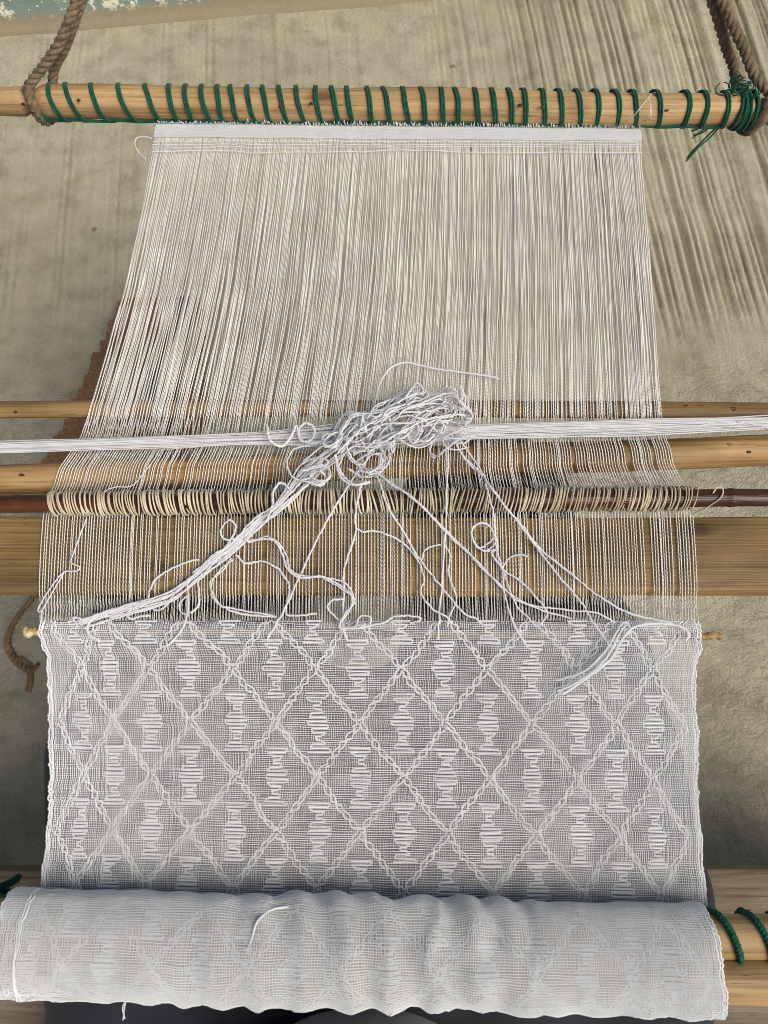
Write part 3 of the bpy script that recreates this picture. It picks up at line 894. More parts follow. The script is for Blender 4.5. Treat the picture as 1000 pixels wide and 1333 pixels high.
# heights: two layers of the shed
lay = ((np.arange(NW) % 2) + (rng.random(NW) < 0.06)) % 2
y_lease = Yat(533); y_bat0 = Yat(772, .503); y_bat1 = Yat(672, .503)
rod_a = P(0, rod_py(0), ROD_Z); rod_b = P(1000, rod_py(1000), ROD_Z)
zw = np.zeros_like(xw)
for i in range(NW):
    xm = float(np.interp(y_lease, YY, xw[i]))
    yrod = rod_a[1] + (rod_b[1] - rod_a[1]) * (xm - rod_a[0]) / (rod_b[0] - rod_a[0])
    px_guess = 500 + (xm) * 1000 / 0.55
    yh = P(px_guess, hed_py(px_guess), HED_Z)[1]
    up_lease = (lay[i] == 0) or rng.random() < 0.55
    j = rng.normal(0, 0.0004)
    if lay[i] == 0:
        k = [(y_fell, ZF), (y_bat0 - .001, 0.5025), (y_bat0 + 0.001, 0.5044), ((y_bat0 + y_bat1) / 2, 0.5048 + j), (y_bat1, 0.5044), (yh, 0.5015 + j), (yrod - 0.012, 0.5000),
             (yrod - 0.005, ROD_Z + ROD_R * .92 + .0006), (yrod, ROD_Z + ROD_R + 0.0012), (yrod + 0.005, ROD_Z + ROD_R * .93 + .0006)]
    else:
        k = [(y_fell, ZF), (y_bat0, 0.4940), (y_bat1, 0.4940), (yh, 0.5000 + j), (yrod - 0.010, 0.480), (yrod, ROD_Z - ROD_R - 0.0012), (yrod + 0.01, 0.4795)]
    if up_lease: k += [(y_lease - 0.007, 0.5030), (y_lease, 0.5045), (y_lease + 0.007, 0.5030)]
    else: k += [(y_lease - 0.007, 0.4945), (y_lease, 0.4940), (y_lease + 0.007, 0.4945)]
    k += [(y_lease + 0.10, 0.497 + rng.normal(0, 0.0012)), (y_top - 0.12, 0.491 + rng.normal(0, 0.0012)), (y_top, 0.4820)]
    k = np.array(k)
    zw[i] = np.interp(YY, k[:, 0], k[:, 1])
ker = np.array([0.25, 0.5, 0.25])
for _ in range(1):
    zs = zw.copy(); zs[:, 1:-1] = 0.25 * zw[:, :-2] + 0.5 * zw[:, 1:-1] + 0.25 * zw[:, 2:]; zw = zs
pw = np.stack([xw, Yg, zw], -1)
# the ends are two-ply: a slow twist you can just see
mb = MB()
fine_t = np.linspace(0, 1, 520)
src = np.linspace(0, 1, pw.shape[1])
yfine = np.interp(fine_t, src, YY)
pf = np.stack([np.stack([np.interp(fine_t, src, pw[i, :, c]) for c in range(3)], -1) for i in range(NW)])
tw = yfine[None] / 0.0030 * 2 * math.pi + rng.uniform(0, 6.28, NW)[:, None]
rr = (0.00025 + 0.00014 * np.clip((yfine - Yat(790)) / 0.02, 0, 1) + 0.00008 * np.clip((yfine - Yat(600)) / 0.08, 0, 1))[None] * (1 + 0.22 * np.sin(tw)) * rng.uniform(0.88, 1.14, NW)[:, None]
pf[..., 0] += 0.00012 * np.cos(tw)
mb.tubes(pf, rr, 4)
tag(mb.build('warp_threads', M['warp'], cloth), kind='stuff')

# ---- heading: the tight white band woven against the end bar
def heading():
    mbh = MB()
    y0, y1 = Yat(181, 0.484), y_top + 0.002
    n, mcount = 330, 26
    for j in range(mcount):
        t = j / (mcount - 1); y = y0 + (y1 - y0) * t
        z = 0.4855 + (0.4815 - 0.4855) * t
        u = np.linspace(0, 1, n)
        xa = np.interp(y, WY, WL); xb = np.interp(y, WY, WR)
        x = xa - .0006 + (xb - xa + .0012) * u
        yy = y + 0.00035 * smooth_noise(u * 40, 500 + j) + (P(0, bar_y(940), .482)[1] - P(0, bar_y(195), .482)[1]) * (u - 0.35) * 0.6
        zz = z + 0.0005 * np.where((np.arange(n) + j) % 2, 1, -1) + 0.0006 * smooth_noise(u * 30, 520)
        mbh.tubes(np.stack([x, yy, zz], 1), 0.00056, 5)
    mbh.build('heading_band', M['yarn'], cloth)
    mbl = MB()
    for k in range(300):
        u = (k + rng.uniform(0.2, 0.8)) / 300; px = 197 + 643 * u
        p0 = np.array([np.interp(y_top, WY, WL) * (1 - u) + np.interp(y_top, WY, WR) * u, y_top - 0.004, 0.4838])
        top = bar_pt(px, 203 + rng.normal(0, 5), 0.0026); top[0] = p0[0] + rng.normal(0, 0.0004)
        mid = np.array([p0[0], (p0[1] + top[1]) / 2, max(p0[2], top[2]) - 0.0002])
        mbl.tubes(catmull([p0, mid, top, top + np.array([0.0004, 0.0015, -0.003])], 10), rng.uniform(0.0004, 0.00062), 5, up=(1, 0, 0.1))
    tag(mbl.build('heading_loops', M['yarn'], cloth), kind='stuff')
    for py, r in ((186, 0.0004), (190, 0.0004), (193, 0.00035), (199, 0.00045)):
        u = np.linspace(0, 1, 240)
        y = Yat(py, .487) + (0.0006 if py < 195 else 0.0022) * smooth_noise(u * (14 if py < 195 else 9), py, 2)
        xa = np.interp(y, WY, WL); xb = np.interp(y, WY, WR)
        mbx = MB(); mbx.tubes(np.stack([xa + (xb - xa) * u, y, 0.4885 + 0.0004 * smooth_noise(u * 60, py)], 1), r, 5)
        mbx.build('heading_pick', M['yarn'], cloth)
heading()

# ---- temple stick under the fell
temple = thing('temple_stick', 'slim cane stretcher whose pale tips poke out at both edges of the cloth', 'stick')
M['cane'] = wood_mat('brown cane', (0.12, 0.08, 0.04), (0.20, 0.14, 0.07), (0.28, 0.20, 0.11), 120, 10, stain=0.3)
def tem(px): return 821 + (px - 33) * 8 / 905.0
stick(56, tem(56), 906, tem(906), 0.4890, 0.0026, 'cane', M['cane'], temple, n=100, wob=0.05, seed=41, sides=12)
stick(34, tem(34) + 1, 55.5, tem(55.5), 0.4893, lambda t: 0.0031 * (1.25 - 0.35 * min(1, t * 2.2)), 'tip', M['twig'], temple, n=16, wob=0.10, seed=42, sides=14)
stick(906.5, tem(906) + 2, 937, tem(937) - 3, 0.4893, lambda t: 0.0026 * (1 + 0.25 * max(0, t - 0.7)), 'tip', M['beam'], temple, n=16, wob=0.10, seed=43, sides=14)

# ---- cloth beams inside the roll
def beam(dy_px0, dy_px1, rad, label, seed):
    t_ = thing('cloth_beam', label, 'loom bar', 'cloth beams in the roll')
    stick(-95, dy_px0, 1120, dy_px1, 0.466, rad, 'bar', M['beam'], t_, n=110, wob=0.025, seed=seed, sides=26)
    return t_
b_far = beam(1199, 1222, 0.0132, 'round wooden beam tied with green cord, on the far side of the roll', 51)
b_near = beam(1259, 1281, 0.0130, 'plain round wooden beam on the near side of the roll, without cord', 52)
def beam_pt(px, ang, off):
    py = 1199 + (1222 - 1199) * (px + 95) / 1215.0
    c = P(px, py, 0.466)
    return c + np.array([0, (0.0132 + off) * math.cos(R(ang)), (0.0132 + off) * math.sin(R(ang))])
def braid(path, parent, name, r=0.0021, pitch=0.007):
    c = path; n = len(c)
    l = np.concatenate([[0], np.cumsum(np.linalg.norm(np.diff(c, axis=0), axis=1))])
    tg = np.gradient(c, axis=0); tg /= np.linalg.norm(tg, axis=1, keepdims=True)
    a = np.cross(tg, [0.2, 0.3, 0.93]); a /= np.linalg.norm(a, axis=1, keepdims=True); b = np.cross(tg, a)
    mb = MB()
    for k in range(3):
        ph = l / pitch * 2 * math.pi + k * 2 * math.pi / 3
        mb.tubes(c + r * 0.62 * np.cos(ph)[:, None] * a + r * 0.4 * np.sin(2 * ph)[:, None] * b, r * 0.55, 6, up=(0.2, 0.3, 0.93))
    return mb.build(name, M['cord'], parent)
for x0, x1 in ((930, 962), (972, 1003), (1014, 1045)):
    ang = np.linspace(-30, 330, 110)
    xs = np.where(ang < 200, x0 + (x1 - x0) * np.clip((ang - 10) / 190, 0, 1) ** 0.9, x1 + 10 * (ang - 200) / 130)
    braid(np.array([beam_pt(x, a, 0.0016) for x, a in zip(xs, ang)]), b_far, 'lashing_turn')
xs = np.linspace(925, 1060, 120)
braid(np.array([beam_pt(x, 168, 0.0016) for x in xs]), b_far, 'lashing_line')
for x0 in (-60, -34):
    ang = np.linspace(-30, 330, 110)
    braid(np.array([beam_pt(x0 + 12 * a / 300, a, 0.0016) for a in ang]), b_far, 'lashing_turn')
# slack end of the cord hanging from the beam's left end
c = catmull([beam_pt(-40, 20, 0.002), P(-14, 1160, .44), P(12, 1150, .425), P(24, 1142, .42), P(16, 1148, .418), P(-6, 1158, .415), P(18, 1163, .41), P(-20, 1166, .40)], 160)
braid(c, b_far, 'cord_tail', r=0.0024)

# ------------------------------------------------------------------ white supplementary yarn
def stray(name, label, lines, r=0.00055, cat='thread', mat='yarn'):
    mb = MB()
    for ln in lines:
        c = catmull([P(*p) for p in ln], 14 * len(ln))
        c = c + 0.0002 * np.stack([smooth_noise(np.arange(len(c)) * .4, int(rng.integers(1e6))) for _ in range(3)], 1)
        mb.tubes(c, r, 6, up=(0.05, 0.11, 0.99))
    return tag(mb.build(name, M[mat]), label, cat)

# skein: a hank of fine ends stretched over the warp
skein = thing('yarn_skein', 'stretched hank of fine white yarn lying across the warp from edge to edge', 'yarn')
mb = MB()
ns = 110
xs_px = np.linspace(-70, 1070, 130)
for k in range(ns):
    th = rng.uniform(0, 6.283); q = math.sqrt(rng.uniform(0, 1))
    a, b = q * math.cos(th), q * math.sin(th)
    t = (xs_px + 70) / 1140
    py0 = 582.5 - 33.5 * xs_px / 1000.0
    half = np.interp(xs_px, [-70, 100, 350, 450, 620, 800, 1070], [7.0, 7.0, 8.5, 15, 10.5, 10, 7.5])
    sw = 0.3 * smooth_noise(t * 5, 900 + k, 2)
    py = py0 + half * (a * 0.9 + sw)
    z = 0.5125 + 0.0042 * (b * 0.8 + 0.3 * smooth_noise(t * 6, 1900 + k))
    pts = np.array([P(x, y, zz) for x, y, zz in zip(xs_px, py, z)])
    mb.tubes(pts, rng.uniform(0.00035, 0.0006), 5)
tag(mb.build('skein_strands', M['yarn'], skein), kind='stuff')
for pts in ([(690, 563, .513), (715, 567, .512), (740, 566, .512), (770, 560, .515)], [(830, 560, .513), (862, 565, .511), (880, 562, .511), (900, 556, .514), (925, 551, .517)],
            [(960, 549, .517), (985, 553, .516), (1010, 560, .512)]):
    mb = MB(); mb.tubes(catmull([P(*p) for p in pts], 40), 0.00045, 5); mb.build('loose_end', M['yarn'], skein)

tangle = thing('yarn_tangle', 'snarl of thick white brocade yarn heaped on the warp, ends trailing down', 'yarn')
YARNS = []
def strand(pts, name='trailing_yarn', n=1, spread=2.2, r=0.00076, z=0.511):
    ps = [(p + (z,)) if len(p) == 2 else p for p in pts]
    for k in range(n):
        off = rng.normal(0, spread, (len(ps), 2)) if n > 1 else np.zeros((len(ps), 2))
        q = []
        for i, p in enumerate(ps):
            q.append(P(p[0] + off[i, 0], p[1] + off[i, 1], p[2] + (rng.uniform(0, 0.003) if n > 1 else 0)))
        c = catmull(q, 16 * len(ps))
        i = np.arange(len(c)) * 0.35
        c = c + 0.00025 * np.stack([smooth_noise(i, int(rng.integers(1e6))) for _ in range(3)], 1)
        m = len(c) * 2
        c = np.stack([np.interp(np.linspace(0, 1, m), np.linspace(0, 1, len(c)), c[:, q_]) for q_ in range(3)], 1)
        l = np.concatenate([[0], np.cumsum(np.linalg.norm(np.diff(c, axis=0), axis=1))])
        i = np.arange(m) * 0.3
        c = c + 0.00022 * np.stack([smooth_noise(l / 0.0035, int(rng.integers(1e6)), 2) for _ in range(3)], 1)
        rad = r * rng.uniform(0.75, 1.08) * (1 + 0.07 * np.sin(l / 0.0034 * 2 * math.pi + rng.uniform(0, 6)) + 0.2 * smooth_noise(l / 0.006, int(rng.integers(1e6)), 2))
        mb = MB(); mb.tubes(c, rad, 6, up=(0.05, 0.11, 0.99))
        mb.build(name, M['yarn'], tangle)
        YARNS.append(c)
ZH = 0.5235     # over the heddle loops
ZL = 0.5065     # lying on batten and cloth
def tr(pts, **kw):
    out = []
    for (x, y) in pts:
        z = np.interp(y, [560, 600, 632, 640, 665, 680, 720, 790, 812, 860, 900], [.520, .514, .521, ZH, ZH, .516, ZL + .002, ZL + .001, .5045, .4985, .4915])
        out.append((x, y, float(z)))
    strand(out, **kw)
tr([(488, 586), (455, 630), (428, 674), (408, 712), (392, 746), (372, 790), (348, 832)])
tr([(470, 586), (472, 618), (466, 650), (462, 680), (464, 690), (448, 742), (448, 770), (446, 810), (452, 834)])
tr([(464, 688), (475, 692), (492, 692), (524, 706), (544, 730), (552, 754), (548, 770), (560, 790), (580, 802), (588, 812)], r=0.0007)
tr([(486, 612), (496, 632), (504, 658), (524, 690), (548, 730), (580, 770), (604, 798), (624, 806)])
tr([(486, 612), (500, 622), (540, 650), (580, 690), (603, 712), (650, 760), (682, 785), (740, 794), (776, 798), (801, 810)])
tr([(490, 616), (512, 632), (545, 655), (580, 692), (606, 717), (645, 757), (672, 778), (700, 792), (745, 806)])
tr([(584, 575), (582, 630), (580, 690), (576, 750), (570, 832)], r=0.0007)
tr([(582, 816), (584, 805), (590, 792), (594, 778), (584, 746), (586, 722), (576, 710), (556, 714), (548, 730)])
tr([(588, 566), (602, 592), (616, 606), (636, 630), (660, 662), (679, 683), (704, 715), (740, 744), (776, 773), (819, 798), (866, 809), (895, 820)])
tr([(590, 560), (618, 600), (643, 640), (679, 686), (704, 719), (726, 748), (754, 780), (772, 809), (798, 845)])
tr([(600, 590), (614, 608), (628, 618), (637, 647), (643, 672), (645, 704), (654, 744), (657, 773), (668, 809), (684, 839)])
tr([(646, 715), (630, 717), (616, 703), (616, 686), (632, 681), (643, 694), (648, 712), (640, 720), (650, 735), (658, 750)])
tr([(643, 700), (624, 714), (614, 696), (621, 682), (636, 684), (645, 704), (636, 716), (626, 716)], r=0.0007)
tr([(654, 742), (679, 758), (700, 780), (713, 798), (704, 814)])
tr([(652, 742), (655, 737), (664, 726), (676, 722), (688, 724)], r=0.0006)
tr([(656, 746), (659, 755), (672, 787), (686, 802), (699, 816)], r=0.0007)
tr([(724, 886), (760, 874), (788, 848), (808, 814), (818, 812), (820, 822), (812, 828)])
tr([(732, 904), (768, 880), (796, 856), (816, 824), (840, 812), (880, 814), (896, 824), (892, 834)], r=0.0010)
tr([(726, 900), (762, 882), (788, 858), (806, 826), (815, 813)], r=0.0009)
main = [(478, 558), (452, 578), (425, 598), (400, 620), (364, 658), (337, 682), (310, 707), (283, 728), (256, 751), (225, 775), (191, 786), (140, 800), (104, 812)]
for k in range(13):
    sp = np.linspace(0.4, 1, len(main))
    offn = rng.normal(0, 1) * 5.0
    cut = len(main) if k < 5 else int(rng.integers(9, len(main) + 1))
    pts = []
    for i, (x, y) in enumerate(main[:cut]):
        w = offn * (1.25 if i < 4 else (0.55 if i < 9 else 0.9)) + rng.normal(0, 1.2)
        pts.append((x + w * 0.65, y + w * 0.75))
    tr(pts, r=0.0008)
tr([(303, 728), (285, 745), (276, 758), (276, 775), (290, 789), (317, 799), (358, 801)], n=2, spread=1.4)
tr([(307, 722), (320, 733), (341, 731), (361, 740), (375, 758), (376, 772), (373, 789), (376, 801), (412, 799)])
tr([(318, 700), (324, 704), (344, 700), (361, 706), (368, 721), (375, 741), (392, 750), (419, 751), (446, 763), (460, 779), (453, 796), (443, 809), (446, 816), (466, 819), (477, 813)], n=3, spread=1.6, r=0.0007)
tr([(448, 779), (432, 782), (427, 792), (436, 802), (443, 809)])
tr([(462, 815), (470, 802), (482, 803), (480, 814), (468, 817), (500, 810), (516, 802), (544, 803), (546, 808), (534, 811)], r=0.0007)
tr([(193, 778), (196, 766), (204, 753), (222, 741), (240, 733), (259, 728)])
tr([(244, 760), (245, 789), (239, 816), (218, 842)])
tr([(258, 755), (259, 785), (249, 799)], r=0.0007)
tr([(246, 772), (234, 786), (236, 797), (247, 801)], r=0.0007)
tr([(188, 786), (199, 792), (208, 794), (218, 786), (226, 774)], r=0.0007)
tr([(178, 789), (166, 798), (171, 806), (183, 802), (197, 802)])
tr([(140, 800), (112, 807), (96, 803), (102, 812), (120, 806)], r=0.0007)
tr([(124, 800), (114, 816), (118, 828), (130, 834)], r=0.0010)
tr([(330, 686), (308, 700), (292, 702), (288, 690), (298, 677), (307, 686), (300, 704), (290, 716)])
# curls on the skein and the heap itself
def hp(pts, r=0.0008, n=1): strand([(x, y, 0.5205 + rng.uniform(0, 0.004)) for x, y in pts], 'curl', n, 1.5, r)
hp([(350, 562), (347, 554), (352, 574), (368, 580), (380, 566), (386, 554), (392, 574), (406, 572), (409, 558), (398, 551), (389, 560), (394, 574), (416, 575), (432, 566)], r=0.00095)
hp([(404, 580), (384, 584), (374, 600), (377, 616), (388, 625), (404, 622)])
hp([(380, 640), (366, 628), (356, 640), (354, 660), (346, 680)])
hp([(395, 612), (418, 606), (430, 614), (424, 624), (402, 622), (412, 612), (426, 622), (414, 630), (396, 626)], n=2)
hp([(436, 590), (440, 606), (448, 622), (462, 630), (480, 628)], n=2)
ridge = np.array([[405, 606], [425, 592], [442, 574], [462, 562], [470, 585], [486, 552], [500, 545], [515, 540], [532, 532], [552, 528], [575, 528], [592, 522], [600, 540], [590, 556],
                  [470, 600], [484, 596], [455, 600], [545, 550], [520, 560], [565, 555]])
wts = np.array([1, 1.5, 2, 2.2, 2.0, 2.0, 2.2, 2.2, 2.2, 2, 1.8, 2.0, 1.8, 1.2, 1.8, 1.8, 1, 1.4, 1.2, 1.2]); wts /= wts.sum()
LOOPS = [
 [(20,440),(70,350),(110,290),(170,265),(220,300),(230,350),(190,400)],
 [(0,390),(40,340),(60,290),(100,265),(140,280),(120,330),(80,370),(70,430),(100,500),(160,540),(220,590)],
 [(200,280),(260,230),(310,210),(380,190),(420,150),(470,130),(500,150),(480,170),(420,170),(350,200),(330,240)],
 [(310,300),(320,370),(380,420),(440,450),(500,440),(560,390),(590,330),(560,310),(520,370),(480,430)],
 [(400,330),(400,380),(430,430),(470,380),(480,320),(510,300),(480,275),(430,280),(400,320),(420,370)],
 [(340,270),(300,340),(330,390),(390,400),(430,360)],
 [(350,230),(430,250),(520,200),(580,170),(650,170),(680,210),(690,250),(660,240),(620,230),(590,200),(640,190),(680,230)],
 [(550,270),(560,250),(590,245),(600,270),(580,295),(555,285),(560,260),(600,300)],
 [(680,140),(685,200),(700,260),(740,280),(730,300),(700,290),(690,260),(720,270)],
 [(320,310),(400,250),(480,230),(560,200),(620,220),(660,260),(630,290),(560,300),(500,330)],
 [(590,310),(640,320),(700,320),(690,370),(640,420),(590,470),(540,500),(520,480),(530,430),(570,400)],
 [(170,300),(190,370),(200,430),(230,480),(260,500),(250,550),(200,580),(150,570)],
 [(130,330),(90,380),(80,450),(110,520),(160,540),(200,500),(190,440),(160,410)],
 [(220,380),(260,440),(310,450),(340,400),(320,350),(270,370),(250,420),(280,480),(300,530),(260,580),(210,560)],
 [(100,560),(170,600),(230,600),(280,560),(310,510),(300,450)],
 [(390,190),(430,140),(460,130),(510,170),(480,200),(430,210),(400,230)],
 [(300,230),(350,180),(410,160),(430,190),(380,230),(330,260)],
 [(440,310),(460,360),(440,390),(420,350),(450,330),(480,350)],
 [(20,470),(90,380),(160,310),(230,270),(300,240),(380,200),(460,160)],
 [(40,480),(120,390),(200,330),(280,290),(370,250),(460,220),(560,180),(640,165)],
 [(230,320),(300,300),(380,290),(450,300),(520,330),(570,380),(620,400),(680,400),(750,385)],
 [(150,450),(210,430),(270,400),(340,380),(410,400),(470,420),(530,400)],
 [(480,190),(540,160),(600,150),(650,180),(690,220),(740,270),(720,310),(660,330)],
 [(110,470),(180,460),(240,430),(300,440),(330,480)],
]
for lp in LOOPS:
    for rep_ in range(2):
        ph = rng.uniform(0, 6.3); z0 = rng.uniform(0.519, 0.530)
        jit = 0 if rep_ == 0 else 5
        strand([(430 + (x + rng.normal(0, jit * 2)) / 4.0, 470 + (y + rng.normal(0, jit * 2)) / 4.0, z0 + 0.0045 * math.sin(ph + i * 0.9)) for i, (x, y) in enumerate(lp)],
               'loop', 1, 0, rng.uniform(0.0006, 0.0008))
for k in range(14):
    c = ridge[rng.choice(len(ridge), p=wts)] + rng.normal(0, 6, 2)
    n = int(rng.integers(9, 18))
    a0 = rng.uniform(0, 6.28); turns = rng.uniform(0.6, 1.5) * rng.choice([-1, 1])
    rx, ry = rng.uniform(7, 26), rng.uniform(6, 17)
    tilt = rng.uniform(-0.9, 0.3)
    t = np.linspace(0, 1, n); a = a0 + turns * 6.283 * t
    grow = 1 + 0.5 * smooth_noise(t * 3, int(rng.integers(1e6)))
    dx = rx * grow * np.cos(a); dy = ry * grow * np.sin(a)
    drift_ = (t - 0.5) * rng.normal(0, 14)
    X = c[0] + dx * math.cos(tilt) - dy * math.sin(tilt) + drift_
    Yp = c[1] + dx * math.sin(tilt) + dy * math.cos(tilt) - drift_ * 0.4
    z0 = rng.uniform(0.518, 0.536)
    z = z0 + 0.006 * np.sin(a + rng.uniform(0, 6.3)) 
    low = np.clip((Yp - 600) / 25, 0, 1)
    strand([(x, y, float(max(zz, 0.517))) for x, y, zz in zip(X, Yp, z)], 'loop', 1, 0, rng.uniform(0.0006, 0.0008))
# long slack runs lying along the heap
for k in range(13):
    p0 = np.array([rng.uniform(418, 470), rng.uniform(560, 610)]); p1 = np.array([rng.uniform(555, 612), rng.uniform(508, 552)])
    t = np.linspace(0, 1, 7)
    q = p0 * (1 - t)[:, None] + p1 * t[:, None] + rng.normal(0, 5, (7, 2)) + np.array([0, -10]) * np.sin(t * math.pi)[:, None]
    strand([(x, y, 0.518 + 0.012 * math.sin(tt * math.pi) + rng.uniform(0, 0.004)) for (x, y), tt in zip(q, t)], 'run', 1, 0, rng.uniform(0.0006, 0.0008))

# fuzz standing off the yarn
mb = MB()
for k in range(2600):
    c = YARNS[int(rng.integers(len(YARNS)))]
    i = int(rng.integers(1, len(c) - 2))
    tg = c[i + 1] - c[i - 1]; tg /= np.linalg.norm(tg) + 1e-9
    d = np.cross(tg, rng.normal(0, 1, 3)); d /= np.linalg.norm(d) + 1e-9
    ln = rng.uniform(0.001, 0.0035)
    q0 = c[i] + d * 0.0005; q2 = q0 + d * ln * 0.6 + tg * ln * rng.uniform(-1, 1)
    mb.tubes(catmull([q0, (q0 + q2) / 2 + rng.normal(0, 0.0003, 3), q2], 5), 0.00007, 3, up=rng.normal(0, 1, 3))
tag(mb.build('fuzz', M['yarn'], tangle), kind='stuff')

# stray ends elsewhere
stray('stray_thread', 'single white thread arching over the warp above the yarn snarl',
      [[(486, 536, .518), (491, 512, .512), (498, 492, .511), (510, 478, .510), (528, 472, .510), (545, 475, .509), (568, 480, .508), (605, 485, .508), (638, 490, .508), (650, 494, .507)]], 0.00075)
stray('stray_thread', 'thin white thread hanging kinked over the batten at the left edge of the warp',
      [[(112, 676, .514), (96, 720, .5075), (92, 732, .509), (104, 738, .509), (100, 743, .5085), (82, 746, .508), (64, 768, .507), (50, 792, .502), (54, 795, .502), (66, 775, .506), (84, 744, .508)],
       [(55, 795, .502), (53, 812, .501)]], 0.0005)
stray('stray_thread', 'fine white thread wandering from the skein down to the heddles on the left',
      [[(256, 582, .512), (226, 584, .512), (208, 586, .511), (204, 594, .510), (190, 612, .509), (172, 632, .514), (150, 634, .52), (136, 640, .521)]], 0.00035)
stray('stray_thread', 'small white loop of thread beside the upper left corner of the warp',
      [[(198, 180, .489), (188, 178, .489), (178, 180, .488), (176, 188, .488), (181, 198, .488), (190, 207, .489)]], 0.0006)
stray('stray_thread', 'slack white thread along the bar left of the heading',
      [[(158, 151, .480), (168, 156, .478), (182, 158, .478), (196, 152, .481)]], 0.00045)
stray('stray_thread', 'pair of fine white threads tied over the bar at the heading right corner',
      [[(813, 163, .484), (826, 150, .504), (838, 135, .510), (848, 123, .508)], [(840, 164, .484), (846, 148, .504), (846, 132, .510), (838, 124, .509)], [(845, 163, .484), (848, 146, .505), (845, 130, .510)]], 0.00035)
def on_roll(px, py, lift=0.0012): return (px, py, 0.4855 + lift - 0.012 * max(0, (abs(py - 1238) - 35) / 30) ** 2)
stray('stray_thread', 'loose white thread bent across the front of the cloth roll',
      [[on_roll(375, 1180), on_roll(362, 1182), on_roll(350, 1186), on_roll(337, 1197), on_roll(332, 1206), on_roll(328, 1222), on_roll(322, 1240)]], 0.0008)
stray('stray_thread', 'short white thread dangling below the cloth roll at left', [[(172, 1296, .462), (165, 1302, .455), (162, 1314, .45), (160, 1328, .445)], [(170, 1296, .462), (160, 1310, .453), (163, 1326, .446)]], 0.00045)
stray('stray_thread', 'small white thread loop peeking under the cloth roll beside its middle',
      [[(298, 1299, .462), (304, 1305, .458), (316, 1307, .456), (330, 1304, .46)]], 0.0007)

# ------------------------------------------------------------------ weaver's lap
person = thing('person', 'seated weaver in charcoal trousers and grey shirt, only the lap showing under the cloth', 'person')
def blob_mesh(rings, name, material, voxel, disp, parent):
    """tubes of elliptical rings melted into one continuous surface"""
    mb = MB()
    for ring in rings:
        pts = np.array([r[:3] for r in ring]); ra = np.array([r[3] for r in ring]); rb = np.array([r[4] for r in ring])
        n = 40
        t0 = np.linspace(0, 1, len(ring)); t1 = np.linspace(0, 1, n)
        c = catmull(pts, n); ra = np.interp(t1, t0, ra); rb = np.interp(t1, t0, rb)
        tg = np.gradient(c, axis=0); tg /= np.linalg.norm(tg, axis=1, keepdims=True)
        a = np.cross(tg, [0.0, 0.35, 0.93]); a /= np.linalg.norm(a, axis=1, keepdims=True); b = np.cross(a, tg)
        V = []
        for i in range(n):
            th = np.linspace(0, 2 * math.pi, 25)
            V.append(c[i] + ra[i] * np.cos(th)[:, None] * a[i] + rb[i] * np.sin(th)[:, None] * b[i])
        V = [np.broadcast_to(c[0] - tg[0] * ra[0] * 0.3, (25, 3))] + V + [np.broadcast_to(c[-1] + tg[-1] * ra[-1] * 0.3, (25, 3))]
        mb.grid(np.array(V))
    o = mb.build(name, material)
    m = o.modifiers.new('remesh', 'REMESH'); m.mode = 'VOXEL'; m.voxel_size = voxel; m.use_smooth_shade = True
    s = o.modifiers.new('smooth', 'SMOOTH'); s.iterations = 12; s.factor = 0.6
    dg = bpy.context.evaluated_depsgraph_get()
    me = bpy.data.meshes.new_from_object(o.evaluated_get(dg))
    o.modifiers.clear(); old = o.data; o.data = me; me.name = name; bpy.data.meshes.remove(old)
    co = np.zeros(len(me.vertices) * 3, np.float32); me.vertices.foreach_get('co', co); co = co.reshape(-1, 3)
    nr = np.zeros(len(me.vertices) * 3, np.float32); me.vertices.foreach_get('normal', nr); nr = nr.reshape(-1, 3)
    fold = disp * (noise2(co[:, 0] * 9 + co[:, 1] * 16, co[:, 0] * 14 - co[:, 1] * 5, 610) + 0.6 * noise2(co[:, 0] * 30 + co[:, 1] * 14, co[:, 1] * 26, 611))
    co = co + nr * fold[:, None]
    me.vertices.foreach_set('co', co.astype(np.float32).ravel()); me.update()
    me.polygons.foreach_set('use_smooth', np.ones(len(me.polygons), bool))
    if not me.materials: me.materials.append(material)
    o.parent = parent
    return o
def leg(sx):
    hip = (sx * 0.125, -0.30, 0.335)
    if sx < 0: knee = P(266, 735, 0.385)
    else: knee = P(634, 690, 0.385)
    mid = (np.array(hip) * 0.5 + knee * 0.5) - np.array([0, 0, 0.012])
    if sx < 0: mid = mid + np.array([-0.006, 0, 0.002])
    else: mid = mid + np.array([0.026, 0, 0.002])
    kx, ky, kz = knee
    return [(*hip, 0.135, 0.080), (*mid, 0.118, 0.070), (kx, ky, kz, 0.121, 0.068), (kx, ky + 0.030, 0.30, 0.080, 0.068), (kx * 1.0, ky + 0.04, 0.16, 0.06, 0.06), (kx, ky + 0.06, 0.03, 0.055, 0.06)]
rings = [leg(-1), leg(1), [(-0.10, -0.32, 0.34, 0.12, 0.09), (0.0, -0.33, 0.345, 0.12, 0.09), (0.10, -0.32, 0.34, 0.12, 0.09)],
         [(0, -0.34, 0.35, 0.19, 0.12), (0, -0.34, 0.43, 0.17, 0.105)],
         [(-0.01, -0.26, 0.345, 0.10, 0.06), (-0.012, -0.10, 0.36, 0.10, 0.05), (-0.015, 0.04, 0.355, 0.08, 0.045), (-0.018, 0.09, 0.34, 0.07, 0.04)]]
blob_mesh(rings, 'trousers', M['trousers'], 0.007, 0.008, person)
blob_mesh([[(-0.016, -0.34, 0.375, 0.15, 0.155), (-0.016, -0.30, 0.405, 0.145, 0.165), (-0.016, -0.315, 0.435, 0.13, 0.15)]], 'shirt', M['shirt'], 0.008, 0.004, person)

